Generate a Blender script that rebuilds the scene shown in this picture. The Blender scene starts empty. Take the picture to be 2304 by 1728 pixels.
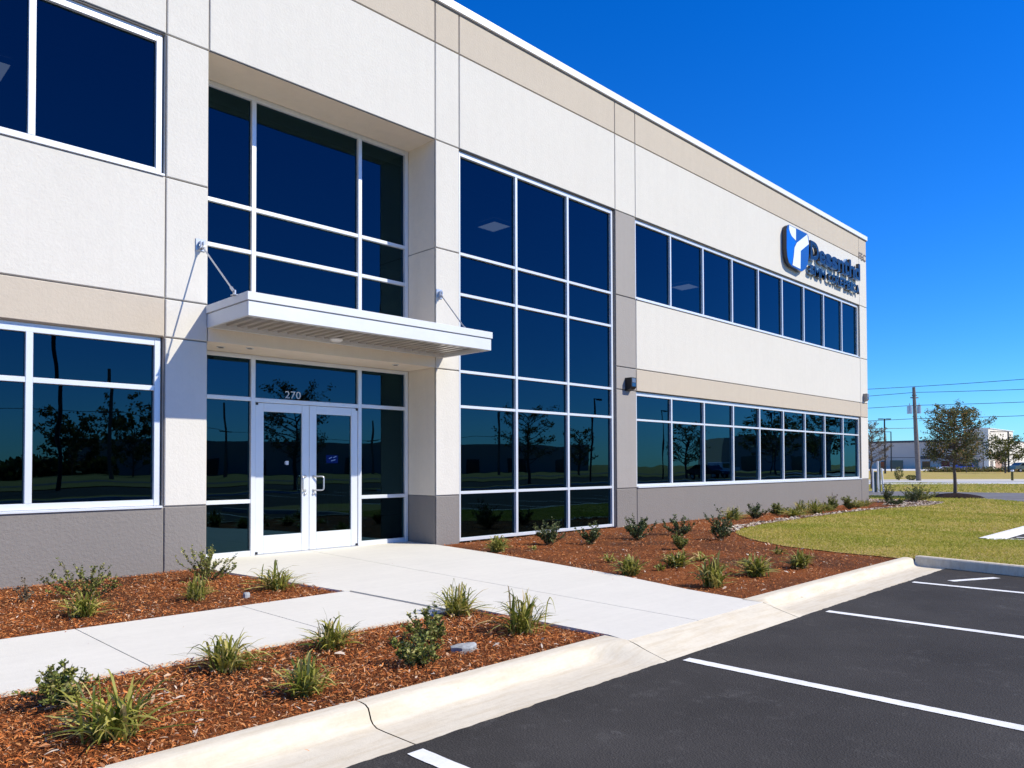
import bpy, math, random
import numpy as np
from mathutils import Vector, Matrix
from mathutils.geometry import tessellate_polygon
random.seed(7)
sc = bpy.context.scene
COL = sc.collection
R = math.radians

# ------------------------------------------------------------------ materials
MATS = {}
class NT:
    def __init__(s, name):
        s.m = bpy.data.materials.new(name); s.m.use_nodes = True
        s.t = s.m.node_tree; s.n = s.t.nodes; s.l = s.t.links
        s.n.clear(); s.out = s.n.new('ShaderNodeOutputMaterial')
    def add(s, typ, **kw):
        n = s.n.new(typ)
        for k, v in kw.items():
            if k.startswith('i_'):
                key = k[2:].replace('_', ' ')
                n.inputs[key].default_value = v
            else: setattr(n, k, v)
        return n
    def link(s, a, b): s.l.new(a, b)
    def coord(s, scale=1.0, vec=None):
        tc = s.add('ShaderNodeTexCoord'); mp = s.add('ShaderNodeMapping')
        s.link(tc.outputs['Object'], mp.inputs['Vector'])
        mp.inputs['Scale'].default_value = vec if vec else (scale,)*3
        return mp.outputs['Vector']
    def noise(s, vec, scale, detail=4, rough=.6):
        n = s.add('ShaderNodeTexNoise'); n.inputs['Scale'].default_value = scale
        n.inputs['Detail'].default_value = detail; n.inputs['Roughness'].default_value = rough
        s.link(vec, n.inputs['Vector']); return n.outputs['Fac']
    def ramp(s, fac, stops):
        r = s.add('ShaderNodeValToRGB'); e = r.color_ramp.elements
        while len(e) < len(stops): e.new(.5)
        for i, (p, c) in enumerate(stops):
            e[i].position = p; e[i].color = (*c, 1)
        s.link(fac, r.inputs['Fac']); return r.outputs['Color']
    def mix(s, fac, a, b, mode='MIX'):
        m = s.add('ShaderNodeMix', data_type='RGBA', blend_type=mode)
        for sock, v in ((m.inputs[0], fac), (m.inputs[6], a), (m.inputs[7], b)):
            if hasattr(v, 'links'): s.link(v, sock)
            elif isinstance(v, (int, float)): sock.default_value = v
            else: sock.default_value = (*v, 1)
        return m.outputs[2]
    def bump(s, h, strength=.3, dist=.01, normal=None):
        b = s.add('ShaderNodeBump'); b.inputs['Strength'].default_value = strength
        b.inputs['Distance'].default_value = dist; s.link(h, b.inputs['Height'])
        if normal: s.link(normal, b.inputs['Normal'])
        return b.outputs['Normal']
    def bsdf(s, color, rough=.8, metal=0, spec=.3, normal=None, **kw):
        b = s.add('ShaderNodeBsdfPrincipled')
        if hasattr(color, 'links'): s.link(color, b.inputs['Base Color'])
        else: b.inputs['Base Color'].default_value = (*color, 1)
        if hasattr(rough, 'links'): s.link(rough, b.inputs['Roughness'])
        else: b.inputs['Roughness'].default_value = rough
        b.inputs['Metallic'].default_value = metal
        b.inputs['Specular IOR Level'].default_value = spec
        if normal: s.link(normal, b.inputs['Normal'])
        for k, v in kw.items(): b.inputs[k].default_value = v
        s.link(b.outputs[0], s.out.inputs['Surface']); return b

def sc_mul(c, k): return tuple(min(1, x*k) for x in c)

def m_stucco(name, c, bs=.35):
    t = NT(name); v = t.coord()
    big = t.noise(v, .9, 5, .65); fine = t.noise(v, 26, 4, .6); vf = t.noise(v, 120, 3, .6)
    col = t.ramp(big, [(.25, sc_mul(c, .93)), (.5, c), (.75, sc_mul(c, 1.04))])
    mid = t.noise(v, 7, 5, .7)
    col = t.mix(.55, col, t.ramp(mid, [(.3, sc_mul(c, .93)), (.7, sc_mul(c, 1.03))]))
    sv = t.coord(vec=(6, 6, .25)); streak = t.noise(sv, 1.0, 4, .7)
    col = t.mix(.18, col, t.ramp(streak, [(.35, sc_mul(c, .88)), (.6, c)]))
    n = t.bump(fine, bs, .012); n = t.bump(vf, bs*.8, .004, n)
    t.bsdf(col, .92, 0, .2, n); return t.m

def m_flat(name, c, rough=.6, metal=0, spec=.4, var=.06, vs=3, bump=0):
    t = NT(name); v = t.coord(); f = t.noise(v, vs, 4, .6)
    col = t.ramp(f, [(.3, sc_mul(c, 1-var)), (.7, sc_mul(c, 1+var))])
    n = t.bump(t.noise(v, 60, 3), bump, .003) if bump else None
    t.bsdf(col, rough, metal, spec, n); return t.m

def m_emit(name, c, s):
    t = NT(name); e = t.add('ShaderNodeEmission'); e.inputs['Color'].default_value = (*c, 1)
    e.inputs['Strength'].default_value = s; t.link(e.outputs[0], t.out.inputs['Surface']); return t.m

def m_glass(name):
    t = NT(name); v = t.coord()
    n = t.bump(t.noise(v, .7, 2, .5), .03, .12)
    fr = t.add('ShaderNodeFresnel'); fr.inputs['IOR'].default_value = 1.8; t.link(n, fr.inputs['Normal'])
    gl = t.add('ShaderNodeBsdfGlossy'); gl.inputs['Color'].default_value = (.20, .50, .68, 1)
    gl.inputs['Roughness'].default_value = 0.0; t.link(n, gl.inputs['Normal'])
    tr = t.add('ShaderNodeBsdfTransparent'); tr.inputs['Color'].default_value = (.035, .05, .07, 1)
    mx = t.add('ShaderNodeMixShader'); t.link(fr.outputs[0], mx.inputs[0])
    t.link(tr.outputs[0], mx.inputs[1]); t.link(gl.outputs[0], mx.inputs[2])
    t.link(mx.outputs[0], t.out.inputs['Surface']); return t.m

def m_island(name, stops, rough=.7, spec=.2, trans=0, hue_noise=None):
    """colour varies per loose island (leaf, chip, blade)"""
    t = NT(name); g = t.add('ShaderNodeNewGeometry')
    col = t.ramp(g.outputs['Random Per Island'], stops)
    if hue_noise:
        v = t.coord(); col = t.mix(t.ramp(t.noise(v, hue_noise[0], 4, .6), [(.42, (0, 0, 0)), (.6, (1, 1, 1))]), col, hue_noise[1], 'MULTIPLY')
    b = t.bsdf(col, rough, 0, spec)
    if trans:
        tl = t.add('ShaderNodeBsdfTranslucent'); t.link(col, tl.inputs['Color'])
        mx = t.add('ShaderNodeMixShader'); mx.inputs[0].default_value = trans
        t.link(b.outputs[0], mx.inputs[1]); t.link(tl.outputs[0], mx.inputs[2])
        t.link(mx.outputs[0], t.out.inputs['Surface'])
    return t.m

def m_concrete(name, c, blotch=.06, bs=.25):
    t = NT(name); v = t.coord()
    col = t.ramp(t.noise(v, 1.3, 6, .7), [(.3, sc_mul(c, 1-blotch)), (.7, sc_mul(c, 1+blotch*.5))])
    col = t.mix(.4, col, t.ramp(t.noise(v, 14, 5, .7), [(.35, sc_mul(c, .9)), (.65, sc_mul(c, 1.03))]))
    st = t.coord(vec=(.6, 7, 1)); col = t.mix(.3, col, t.ramp(t.noise(st, 1.2, 4, .6), [(.4, sc_mul(c, .9)), (.65, c)]))
    n = t.bump(t.noise(v, 55, 4, .7), bs, .004)
    t.bsdf(col, .88, 0, .25, n); return t.m

def m_kerb(name, c):
    t = NT(name); v = t.coord()
    col = t.ramp(t.noise(v, 2.0, 6, .7), [(.3, sc_mul(c, .86)), (.55, c), (.75, sc_mul(c, 1.05))])
    col = t.mix(.45, col, t.ramp(t.noise(v, 22, 5, .75), [(.36, sc_mul(c, .78)), (.6, c)]))
    sv = t.coord(vec=(2.2, 22, 5)); col = t.mix(.4, col, t.ramp(t.noise(sv, 1.0, 5, .7), [(.38, (c[0]*.8, c[1]*.72, c[2]*.6)), (.56, c)]))
    n = t.bump(t.noise(v, 70, 4, .7), .4, .005)
    t.bsdf(col, .9, 0, .2, n); return t.m

def m_asphalt(name, c):
    t = NT(name); v = t.coord()
    col = t.ramp(t.noise(v, .7, 6, .65), [(.3, sc_mul(c, .82)), (.7, sc_mul(c, 1.3))])
    sp = t.noise(v, 130, 2, .6)
    col = t.mix(t.ramp(sp, [(.62, (0, 0, 0)), (.76, (.6, .6, .6))]), col, (.16, .155, .15))
    du = t.noise(v, 3.1, 8, .8)
    col = t.mix(t.ramp(du, [(.56, (0, 0, 0)), (.74, (.5, .5, .5))]), col, (.13, .125, .12))
    vo = t.add('ShaderNodeTexVoronoi'); vo.inputs['Scale'].default_value = 90; t.link(v, vo.inputs['Vector'])
    sc_ = t.coord(vec=(1.6, .5, 1)); scf = t.noise(sc_, 2.2, 9, .85)
    col = t.mix(t.ramp(scf, [(.60, (0, 0, 0)), (.70, (.45, .45, .45))]), col, (.17, .165, .16))
    n = t.bump(vo.outputs['Distance'], .6, .006)
    t.bsdf(col, .9, 0, .1, n); return t.m

def m_ground(name, stops, scale, bs=.6, bd=.03, vec=None, patch=None):
    t = NT(name); v = t.coord(vec=vec) if vec else t.coord()
    col = t.ramp(t.noise(v, scale, 8, .75), stops)
    if patch:
        col = t.mix(t.ramp(t.noise(v, patch[0], 5, .65), [(.42, (0, 0, 0)), (.62, (1, 1, 1))]), col, patch[1], 'MIX')
    n = t.bump(t.noise(v, scale*3, 6, .75), bs, bd)
    t.bsdf(col, .95, 0, .1, n); return t.m

def m_paint():
    t = NT('road_paint'); v = t.coord(); c = t.ramp(t.noise(v, 6, 6, .8), [(.3, (.66, .66, .65)), (.6, (.84, .84, .83))])
    c = t.mix(t.ramp(t.noise(v, 45, 5, .8), [(.63, (0, 0, 0)), (.72, (.8, .8, .8))]), c, (.10, .10, .10))
    t.bsdf(c, .8, 0, .2, t.bump(t.noise(v, 90, 3), .4, .004)); return t.m
WHITE = (.665, .635, .575); TAN = (.545, .475, .385); GRAY = (.235, .215, .20); GRAYL = (.35, .325, .305)
M = {}
def initmats():
    M['white'] = m_stucco('stucco_white', WHITE)
    M['tan'] = m_stucco('stucco_tan', TAN); M['cream'] = m_stucco('stucco_cream', (.80, .70, .57))  # recess stucco brightened and warmed to stand in for missing bounce light
    M['gray'] = m_stucco('stucco_gray', GRAY, .7)
    M['grayl'] = m_stucco('stucco_light_gray', GRAYL)
    M['seal'] = m_flat('joint_sealant', (.30, .27, .235), .9, var=.1)
    M['frame'] = m_flat('anodised_aluminium', (.72, .74, .77), .38, .25, .5, var=.02)
    M['coping'] = m_flat('painted_coping', (.80, .80, .79), .45, .1, .4, var=.02)
    M['canopy'] = m_flat('canopy_aluminium', (.66, .68, .69), .5, .1, .5, var=.03)
    M['deck'] = m_flat('deck_steel', (.50, .47, .43), .28, .6, .5, var=.12, vs=2)
    M['steel'] = m_flat('galvanised_steel', (.55, .56, .58), .35, .7, .5, var=.1, vs=20)
    M['dark'] = m_flat('dark_bronze', (.03, .03, .035), .4, .3, .4)
    M['black'] = m_flat('black_paint', (.012, .012, .014), .5, 0, .4)
    M['glass'] = m_glass('tinted_glass')
    M['conc'] = m_concrete('broom_concrete', (.71, .68, .60), .10, .35)
    M['kerb'] = m_kerb('kerb_concrete', (.68, .615, .49))
    M['asph'] = m_asphalt('asphalt', (.046, .043, .041))
    M['asphf'] = m_asphalt('old_asphalt', (.17, .165, .17))
    M['line'] = m_paint()
    M['mulchbed'] = m_ground('mulch_base', [(.3, (.06, .018, .007)), (.45, (.24, .07, .02)), (.62, (.42, .15, .05)), (.78, (.52, .27, .13))], 42, .9, .03, patch=(.5, (.12, .05, .025)))
    M['soil'] = m_ground('soil', [(.3, (.05, .035, .02)), (.7, (.1, .07, .045))], 9)
    M['lawn'] = m_ground('lawn_base', [(.3, (.24, .20, .04)), (.5, (.40, .33, .075)), (.7, (.55, .44, .15))], 5.5, .7, .05, patch=(.22, (.46, .32, .12)))
    M['chips'] = m_island('mulch_chips', [(0, (.14, .04, .012)), (.15, (.34, .09, .022)), (.5, (.60, .18, .045)), (.85, (.70, .30, .095)), (.96, (.68, .42, .24)), (1, (.76, .64, .50))], .85, .15,
                          hue_noise=(.42, (.82, .84, .9)))
    M['chunk'] = m_island('bark_chunks', [(0, (.22, .08, .03)), (.5, (.45, .20, .09)), (.8, (.56, .38, .24)), (1, (.66, .56, .45))], .85, .15)
    M['pebble'] = m_island('pebbles', [(0, (.26, .18, .12)), (.4, (.48, .38, .28)), (1, (.70, .62, .52))], .8)
    M['blade'] = m_island('lawn_blades', [(0, (.22, .23, .025)), (.35, (.43, .41, .055)), (.7, (.58, .49, .11)), (1, (.72, .58, .28))], .7, .15, .4, hue_noise=(.55, (.70, .84, .55)))
    M['leafdark'] = m_island('leaf_dark', [(0, (.022, .038, .010)), (.45, (.06, .095, .025)), (.8, (.14, .18, .05)), (1, (.30, .30, .11))], .45, .4, .2)
    M['leafmid'] = m_island('leaf_mid', [(0, (.05, .08, .012)), (.4, (.16, .19, .035)), (.75, (.34, .34, .07)), (1, (.52, .46, .17))], .5, .35, .25)
    M['strap'] = m_island('strap_leaf', [(0, (.06, .09, .010)), (.3, (.17, .19, .025)), (.6, (.38, .36, .06)), (.85, (.58, .50, .15)), (1, (.60, .42, .20))], .5, .35, .3)
    M['strapy'] = m_island('strap_leaf_yellow', [(0, (.12, .14, .02)), (.5, (.28, .28, .05)), (1, (.50, .42, .14))], .5, .3, .3)
    M['stem'] = m_flat('stem', (.10, .075, .04), .8, var=.2, vs=30)
    M['bark'] = m_flat('bark', (.13, .10, .08), .9, var=.3, vs=14, bump=.6)
    M['treeleaf'] = m_island('tree_leaf', [(0, (.06, .07, .02)), (.5, (.14, .15, .04)), (.8, (.23, .22, .08)), (.92, (.36, .22, .08)), (1, (.45, .22, .09))], .6, .25, .3)
    M['treeleafg'] = m_island('tree_leaf_green', [(0, (.05, .07, .012)), (.5, (.11, .13, .02)), (1, (.22, .19, .05))], .6, .25, .2)
    M['sparse'] = m_island('dry_leaf', [(0, (.10, .075, .05)), (.6, (.20, .16, .10)), (1, (.34, .28, .20))], .7, .2, .1)
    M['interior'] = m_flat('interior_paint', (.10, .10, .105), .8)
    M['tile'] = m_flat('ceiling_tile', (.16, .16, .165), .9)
    M['troffer'] = m_emit('troffer_lens', (1, .93, .84), 1.5)
    M['woodpole'] = m_flat('weathered_pole', (.20, .17, .145), .9, var=.25, vs=8, bump=.4)
initmats()

# ------------------------------------------------------------------ mesh tools
class MB:
    def __init__(s): s.v = []; s.f = []; s.mi = []; s.mats = []
    def idx(s, m):
        if m not in s.mats: s.mats.append(m)
        return s.mats.index(m)
    def poly(s, pts, m=None):
        b = len(s.v); s.v += [tuple(p) for p in pts]; s.f.append(tuple(range(b, b+len(pts)))); s.mi.append(s.idx(m) if m else 0)
    def box(s, x0, x1, y0, y1, z0, z1, m=None, bev=0):
        i = s.idx(m) if m else 0
        if bev <= 0:
            b = len(s.v)
            s.v += [(x, y, z) for z in (z0, z1) for y in (y0, y1) for x in (x0, x1)]
            for q in ((0, 2, 3, 1), (4, 5, 7, 6), (0, 1, 5, 4), (2, 6, 7, 3), (0, 4, 6, 2), (1, 3, 7, 5)):
                s.f.append(tuple(b+k for k in q)); s.mi.append(i)
        else:
            # chamfered box: 24 verts
            b = len(s.v); X = (x0, x1); Y = (y0, y1); Z = (z0, z1); vid = {}
            for a in (0, 1):
                for c in (0, 1):
                    for d in (0, 1):
                        for ax in range(3):
                            p = [X[a], Y[c], Z[d]]; sg = [1-2*a, 1-2*c, 1-2*d]
                            for k in range(3):
                                if k != ax: p[k] += sg[k]*bev
                            vid[(a, c, d, ax)] = len(s.v); s.v.append(tuple(p))
            def add(q): s.f.append(tuple(q)); s.mi.append(i)
            add([vid[(0, 0, 0, 0)], vid[(0, 0, 1, 0)], vid[(0, 1, 1, 0)], vid[(0, 1, 0, 0)]])
            add([vid[(1, 0, 0, 0)], vid[(1, 1, 0, 0)], vid[(1, 1, 1, 0)], vid[(1, 0, 1, 0)]])
            add([vid[(0, 0, 0, 1)], vid[(1, 0, 0, 1)], vid[(1, 0, 1, 1)], vid[(0, 0, 1, 1)]])
            add([vid[(0, 1, 0, 1)], vid[(0, 1, 1, 1)], vid[(1, 1, 1, 1)], vid[(1, 1, 0, 1)]])
            add([vid[(0, 0, 0, 2)], vid[(0, 1, 0, 2)], vid[(1, 1, 0, 2)], vid[(1, 0, 0, 2)]])
            add([vid[(0, 0, 1, 2)], vid[(1, 0, 1, 2)], vid[(1, 1, 1, 2)], vid[(0, 1, 1, 2)]])
            for c in (0, 1):
                for d in (0, 1):
                    add([vid[(0, c, d, 1)], vid[(1, c, d, 1)], vid[(1, c, d, 2)], vid[(0, c, d, 2)]])
                    add([vid[(c, 0, d, 0)], vid[(c, 1, d, 0)], vid[(c, 1, d, 2)], vid[(c, 0, d, 2)]])
                    add([vid[(c, d, 0, 0)], vid[(c, d, 1, 0)], vid[(c, d, 1, 1)], vid[(c, d, 0, 1)]])
            for a in (0, 1):
                for c in (0, 1):
                    for d in (0, 1): add([vid[(a, c, d, 0)], vid[(a, c, d, 1)], vid[(a, c, d, 2)]])
    def tube(s, pts, radii, n=8, m=None, caps=True):
        i = s.idx(m) if m else 0
        pts = [Vector(p) for p in pts]
        if isinstance(radii, (int, float)): radii = [radii]*len(pts)
        rings = []; prev = None
        for k, p in enumerate(pts):
            d = (pts[min(k+1, len(pts)-1)] - pts[max(k-1, 0)])
            d = d.normalized() if d.length > 1e-9 else Vector((0, 0, 1))
            if prev is None:
                a = Vector((0, 0, 1)) if abs(d.z) < .9 else Vector((1, 0, 0))
                u = d.cross(a).normalized()
            else:
                u = (prev - d*prev.dot(d)); u = u.normalized() if u.length > 1e-6 else d.orthogonal().normalized()
            prev = u; w = d.cross(u); b = len(s.v)
            for j in range(n):
                t = 2*math.pi*j/n; q = p + (u*math.cos(t) + w*math.sin(t))*radii[k]; s.v.append(tuple(q))
            rings.append(b)
        for a, b in zip(rings, rings[1:]):
            for j in range(n):
                s.f.append((a+j, a+(j+1) % n, b+(j+1) % n, b+j)); s.mi.append(i)
        if caps:
            s.f.append(tuple(rings[0]+j for j in reversed(range(n)))); s.mi.append(i)
            s.f.append(tuple(rings[-1]+j for j in range(n))); s.mi.append(i)
    def flat(s, pts, z, m=None, thick=0):
        """horizontal polygon (ccw), optional slab thickness downward"""
        i = s.idx(m) if m else 0; b = len(s.v)
        P = [Vector((p[0], p[1], 0)) for p in pts]; zz = [p[2] if len(p) > 2 else z for p in pts]
        s.v += [(p.x, p.y, h) for p, h in zip(P, zz)]
        for t in tessellate_polygon([P]):
            a, c, d = t
            n = (P[c]-P[a]).cross(P[d]-P[a])
            if n.z < 0: a, c, d = a, d, c
            s.f.append((b+a, b+c, b+d)); s.mi.append(i)
        if thick:
            k = len(pts); b2 = len(s.v); s.v += [(p.x, p.y, h-thick) for p, h in zip(P, zz)]
            for j in range(k):
                s.f.append((b+j, b2+j, b2+(j+1) % k, b+(j+1) % k)); s.mi.append(i)
    def prism(s, pts, y0, y1, m=None, mside=None):
        """xz polygon extruded from y0 (front) to y1"""
        i = s.idx(m) if m else 0; j2 = s.idx(mside) if mside else i; b = len(s.v); k = len(pts)
        P = [Vector((p[0], p[1], 0)) for p in pts]
        s.v += [(p[0], y0, p[1]) for p in pts] + [(p[0], y1, p[1]) for p in pts]
        for t in tessellate_polygon([P]):
            s.f.append(tuple(b+q for q in t)); s.mi.append(i)
            s.f.append(tuple(b+k+q for q in reversed(t))); s.mi.append(i)
        for j in range(k):
            s.f.append((b+j, b+(j+1) % k, b+k+(j+1) % k, b+k+j)); s.mi.append(j2)
    def build(s, name, mat=None, parent=None, smooth=False, origin=None):
        o3 = Vector(origin) if origin else (Vector(parent['_w']) if parent is not None and '_w' in parent else Vector((0, 0, 0)))
        me = bpy.data.meshes.new(name)
        me.from_pydata([(v[0]-o3.x, v[1]-o3.y, v[2]-o3.z) for v in s.v], [], s.f)
        mats = s.mats if s.mats else [mat]
        for m in mats: me.materials.append(M[m] if isinstance(m, str) else m)
        if s.mats: me.polygons.foreach_set('material_index', s.mi)
        if smooth: me.polygons.foreach_set('use_smooth', [True]*len(me.polygons))
        me.update()
        return link(name, me, parent, o3)

def link(name, me, parent, o3):
    ob = bpy.data.objects.new(name, me); COL.objects.link(ob)
    ob['_w'] = list(o3)
    if parent is not None:
        ob.parent = parent; ob.location = o3 - Vector(parent['_w'])
    else: ob.location = o3
    return ob
def npmesh(name, V, F, mat, parent=None, origin=(0, 0, 0)):
    """V (n,3), F (m,k) numpy"""
    V = np.asarray(V, dtype=np.float32) - np.asarray(origin, dtype=np.float32); F = np.asarray(F, dtype=np.int32); k = F.shape[1]
    me = bpy.data.meshes.new(name); me.vertices.add(len(V)); me.vertices.foreach_set('co', V.ravel())
    me.loops.add(F.size); me.loops.foreach_set('vertex_index', F.ravel())
    me.polygons.add(len(F)); me.polygons.foreach_set('loop_start', np.arange(0, F.size, k, dtype=np.int32))
    me.materials.append(M[mat]); me.update(calc_edges=True); me.validate()
    return link(name, me, parent, Vector(origin))
def tag(o, label=None, cat=None, group=None, kind=None):
    if label: o['label'] = label
    if cat: o['category'] = cat
    if group: o['group'] = group
    if kind: o['kind'] = kind
    return o
def empty(name, loc, label=None, cat=None, group=None):
    o = bpy.data.objects.new(name, None); COL.objects.link(o); o.location = loc; o['_w'] = list(loc)
    o.empty_display_size = .2
    return tag(o, label, cat, group)
def inpoly(x, y, poly):
    x = np.asarray(x); y = np.asarray(y); c = np.zeros(x.shape, bool); n = len(poly); j = n-1
    for i in range(n):
        xi, yi = poly[i][:2]; xj, yj = poly[j][:2]
        with np.errstate(divide='ignore', invalid='ignore'):
            t = ((yi > y) != (yj > y)) & (x < (xj-xi)*(y-yi)/(yj-yi+1e-12)+xi)
        c ^= t; j = i
    return c

# ------------------------------------------------------------------ key dimensions
A, B, C_, D, E_, F_, G, H = 3.725, 4.284, 8.214, 8.762, 13.299, 14.056, 27.48, 28.168
XL = -9.0
Z_S1, Z_H1, Z_J, Z_S2, Z_H2, Z_T, Z_C = .822, 3.005, 3.508, 5.088, 6.956, 8.646, 9.36
YR = .80      # recess depth

# ------------------------------------------------------------------ building
bld = empty('office_building', (12, 0, 0), 'two storey office building of white, tan and gray stucco panels with dark blue glazing', 'building')
def panel(mb, x0, x1, z0, z1, m, y=0.0, g=.009, ch=.009, dy=.022, gl=True, gr=True, gb=True, gt=True):
    a = x0+(g if gl else 0); b = x1-(g if gr else 0); c = z0+(g if gb else 0); d = z1-(g if gt else 0)
    f = [(a+ch*gl, y, c+ch*gb), (b-ch*gr, y, c+ch*gb), (b-ch*gr, y, d-ch*gt), (a+ch*gl, y, d-ch*gt)]
    e = [(a, y+ch, c), (b, y+ch, c), (b, y+ch, d), (a, y+ch, d)]
    k = [(a, y+dy, c), (b, y+dy, c), (b, y+dy, d), (a, y+dy, d)]
    mb.poly(f, m)
    for i in range(4):
        j = (i+1) % 4
        mb.poly([e[i], e[j], f[j], f[i]], m); mb.poly([k[i], k[j], e[j], e[i]], m)
wall, par, base, pil, back = MB(), MB(), MB(), MB(), MB()
xs_top = [XL, A, B, C_, D, E_, F_, G, H]
for x0, x1 in zip(xs_top, xs_top[1:]):
    panel(par, x0, x1, Z_T, Z_C, 'tan'); panel(wall, x0, x1, Z_H2, Z_T, 'white')
    back.poly([(x0, .022, Z_H2), (x1, .022, Z_H2), (x1, .022, Z_C), (x0, .022, Z_C)], 'seal')
# left bay
panel(wall, XL, A, Z_J, Z_S2, 'white'); panel(par, XL, A, Z_H1, Z_J, 'tan'); panel(base, XL, A, -.2, Z_S1, 'gray')
back.poly([(XL, .022, Z_H1), (A, .022, Z_H1), (A, .022, Z_S2), (XL, .022, Z_S2)], 'seal')
back.poly([(XL, .022, -.2), (A, .022, -.2), (A, .022, Z_S1), (XL, .022, Z_S1)], 'seal')
# narrow piers
for x0, x1, mt in ((A, B, 'white'), (C_, D, 'white'), (E_, F_, 'grayl'), (G, H, 'white')):
    hs = [Z_S1, Z_H1, Z_J, Z_S2, Z_H2]
    for a, b in zip(hs, hs[1:]):
        if x0 == C_ and a == Z_H1: panel(wall, x0, x1, a, Z_S2, mt); continue
        if x0 == C_ and a == Z_J: continue
        mm = 'tan' if (x0 == G and a == Z_H1) else mt
        panel(pil if mm == 'grayl' else (par if mm == 'tan' else wall), x0, x1, a, b, mm)
    panel(base, x0, x1, -.2, Z_S1, 'gray')
    back.poly([(x0, .022, -.2), (x1, .022, -.2), (x1, .022, Z_H2), (x0, .022, Z_H2)], 'seal')
# right bay
panel(wall, F_, G, Z_J, Z_S2, 'white'); panel(par, F_, G, Z_H1, Z_J, 'tan'); panel(base, F_, G, -.2, Z_S1, 'gray')
back.poly([(F_, .022, Z_H1), (G, .022, Z_H1), (G, .022, Z_S2), (F_, .022, Z_S2)], 'seal')
back.poly([(F_, .022, -.2), (G, .022, -.2), (G, .022, Z_S1), (F_, .022, Z_S1)], 'seal')
# opening returns (jambs, heads, sills) : (x0,x1,z0,z1,depth)
jam = MB()
def returns(x0, x1, z0, z1, d, m='white', sill=True, y0=.009, mside=None):
    ms = mside or m
    jam.poly([(x0, y0, z0), (x0, y0, z1), (x0, d, z1), (x0, d, z0)], ms)
    jam.poly([(x1, y0, z0), (x1, d, z0), (x1, d, z1), (x1, y0, z1)], ms)
    jam.poly([(x0, y0, z1), (x1, y0, z1), (x1, d, z1), (x0, d, z1)], m)
    if sill: jam.poly([(x0, y0, z0), (x0, d, z0), (x1, d, z0), (x1, y0, z0)], m)
e = .009
returns(XL+e, A-e, Z_S2, Z_H2+e, .2); returns(XL+e, A-e, Z_S1-e, Z_H1, .2, 'tan')
returns(D-.004, E_+e, -.05, Z_H2+e, .2, 'grayl', False); returns(F_-e, G+e, Z_S2, Z_H2+e, .2); returns(F_-e, G+e, Z_S1-e, Z_H1+e, .2, 'tan')
# recess : side walls in two colours, soffits
for x, s in ((B-e, 1), (C_+e, -1)):
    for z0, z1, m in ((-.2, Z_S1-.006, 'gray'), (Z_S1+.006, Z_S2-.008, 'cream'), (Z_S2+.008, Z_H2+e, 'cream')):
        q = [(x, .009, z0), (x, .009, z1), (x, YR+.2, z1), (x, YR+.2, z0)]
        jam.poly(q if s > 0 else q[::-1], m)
    jam.poly([(x-.01*s, .02, -.2), (x-.01*s, .02, Z_H2), (x-.01*s, YR+.2, Z_H2), (x-.01*s, YR+.2, -.2)], 'seal')
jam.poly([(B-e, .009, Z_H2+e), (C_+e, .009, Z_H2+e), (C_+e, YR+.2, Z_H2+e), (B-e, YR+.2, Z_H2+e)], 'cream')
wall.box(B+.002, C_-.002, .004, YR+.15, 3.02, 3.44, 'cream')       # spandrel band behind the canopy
wall.build('wall', None, bld); par.build('tan_band', None, bld); base.build('base_course', None, bld)
pil.build('pilaster', None, bld); back.build('joint_backing', None, bld); jam.build('opening_return', None, bld)
# shell: sides, back, roof
sh = MB()
sh.poly([(H, .022, -.2), (H, 24, -.2), (H, 24, Z_C), (H, .022, Z_C)], 'white')
sh.poly([(XL, 24, -.2), (XL, .022, -.2), (XL, .022, Z_C), (XL, 24, Z_C)], 'white')
sh.poly([(H, 24, -.2), (XL, 24, -.2), (XL, 24, Z_C), (H, 24, Z_C)], 'white')
sh.poly([(XL, .3, 8.8), (H, .3, 8.8), (H, 24, 8.8), (XL, 24, 8.8)], 'white')
sh.poly([(XL, .3, 8.8), (XL, .3, Z_C), (H, .3, Z_C), (H, .3, 8.8)], 'white')
sh.build('side_wall', None, bld)
cp = MB()
cp.box(XL, H+.04, -.045, .34, Z_C+.012, Z_C+.165, 'coping', bev=.008)
cp.box(H-.30, H+.04, .345, 24, Z_C+.012, Z_C+.165, 'coping', bev=.008)
cp.box(XL, H+.012, -.012, .3, Z_C-.012, Z_C+.010, 'seal')  # dark strip painted in as the shadow line beneath the coping
cp.build('coping', None, bld)
# interior
it = MB()
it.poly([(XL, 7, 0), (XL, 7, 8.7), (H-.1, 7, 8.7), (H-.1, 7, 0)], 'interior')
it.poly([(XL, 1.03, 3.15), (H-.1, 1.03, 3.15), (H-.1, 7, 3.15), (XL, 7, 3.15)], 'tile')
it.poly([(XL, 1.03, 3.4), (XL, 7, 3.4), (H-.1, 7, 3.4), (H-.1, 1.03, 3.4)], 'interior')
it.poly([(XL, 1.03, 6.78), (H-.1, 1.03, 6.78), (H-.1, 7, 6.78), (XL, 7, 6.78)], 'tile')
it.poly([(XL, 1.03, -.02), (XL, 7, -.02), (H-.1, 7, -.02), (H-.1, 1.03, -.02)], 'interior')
it.build('interior_shell', None, bld)

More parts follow.
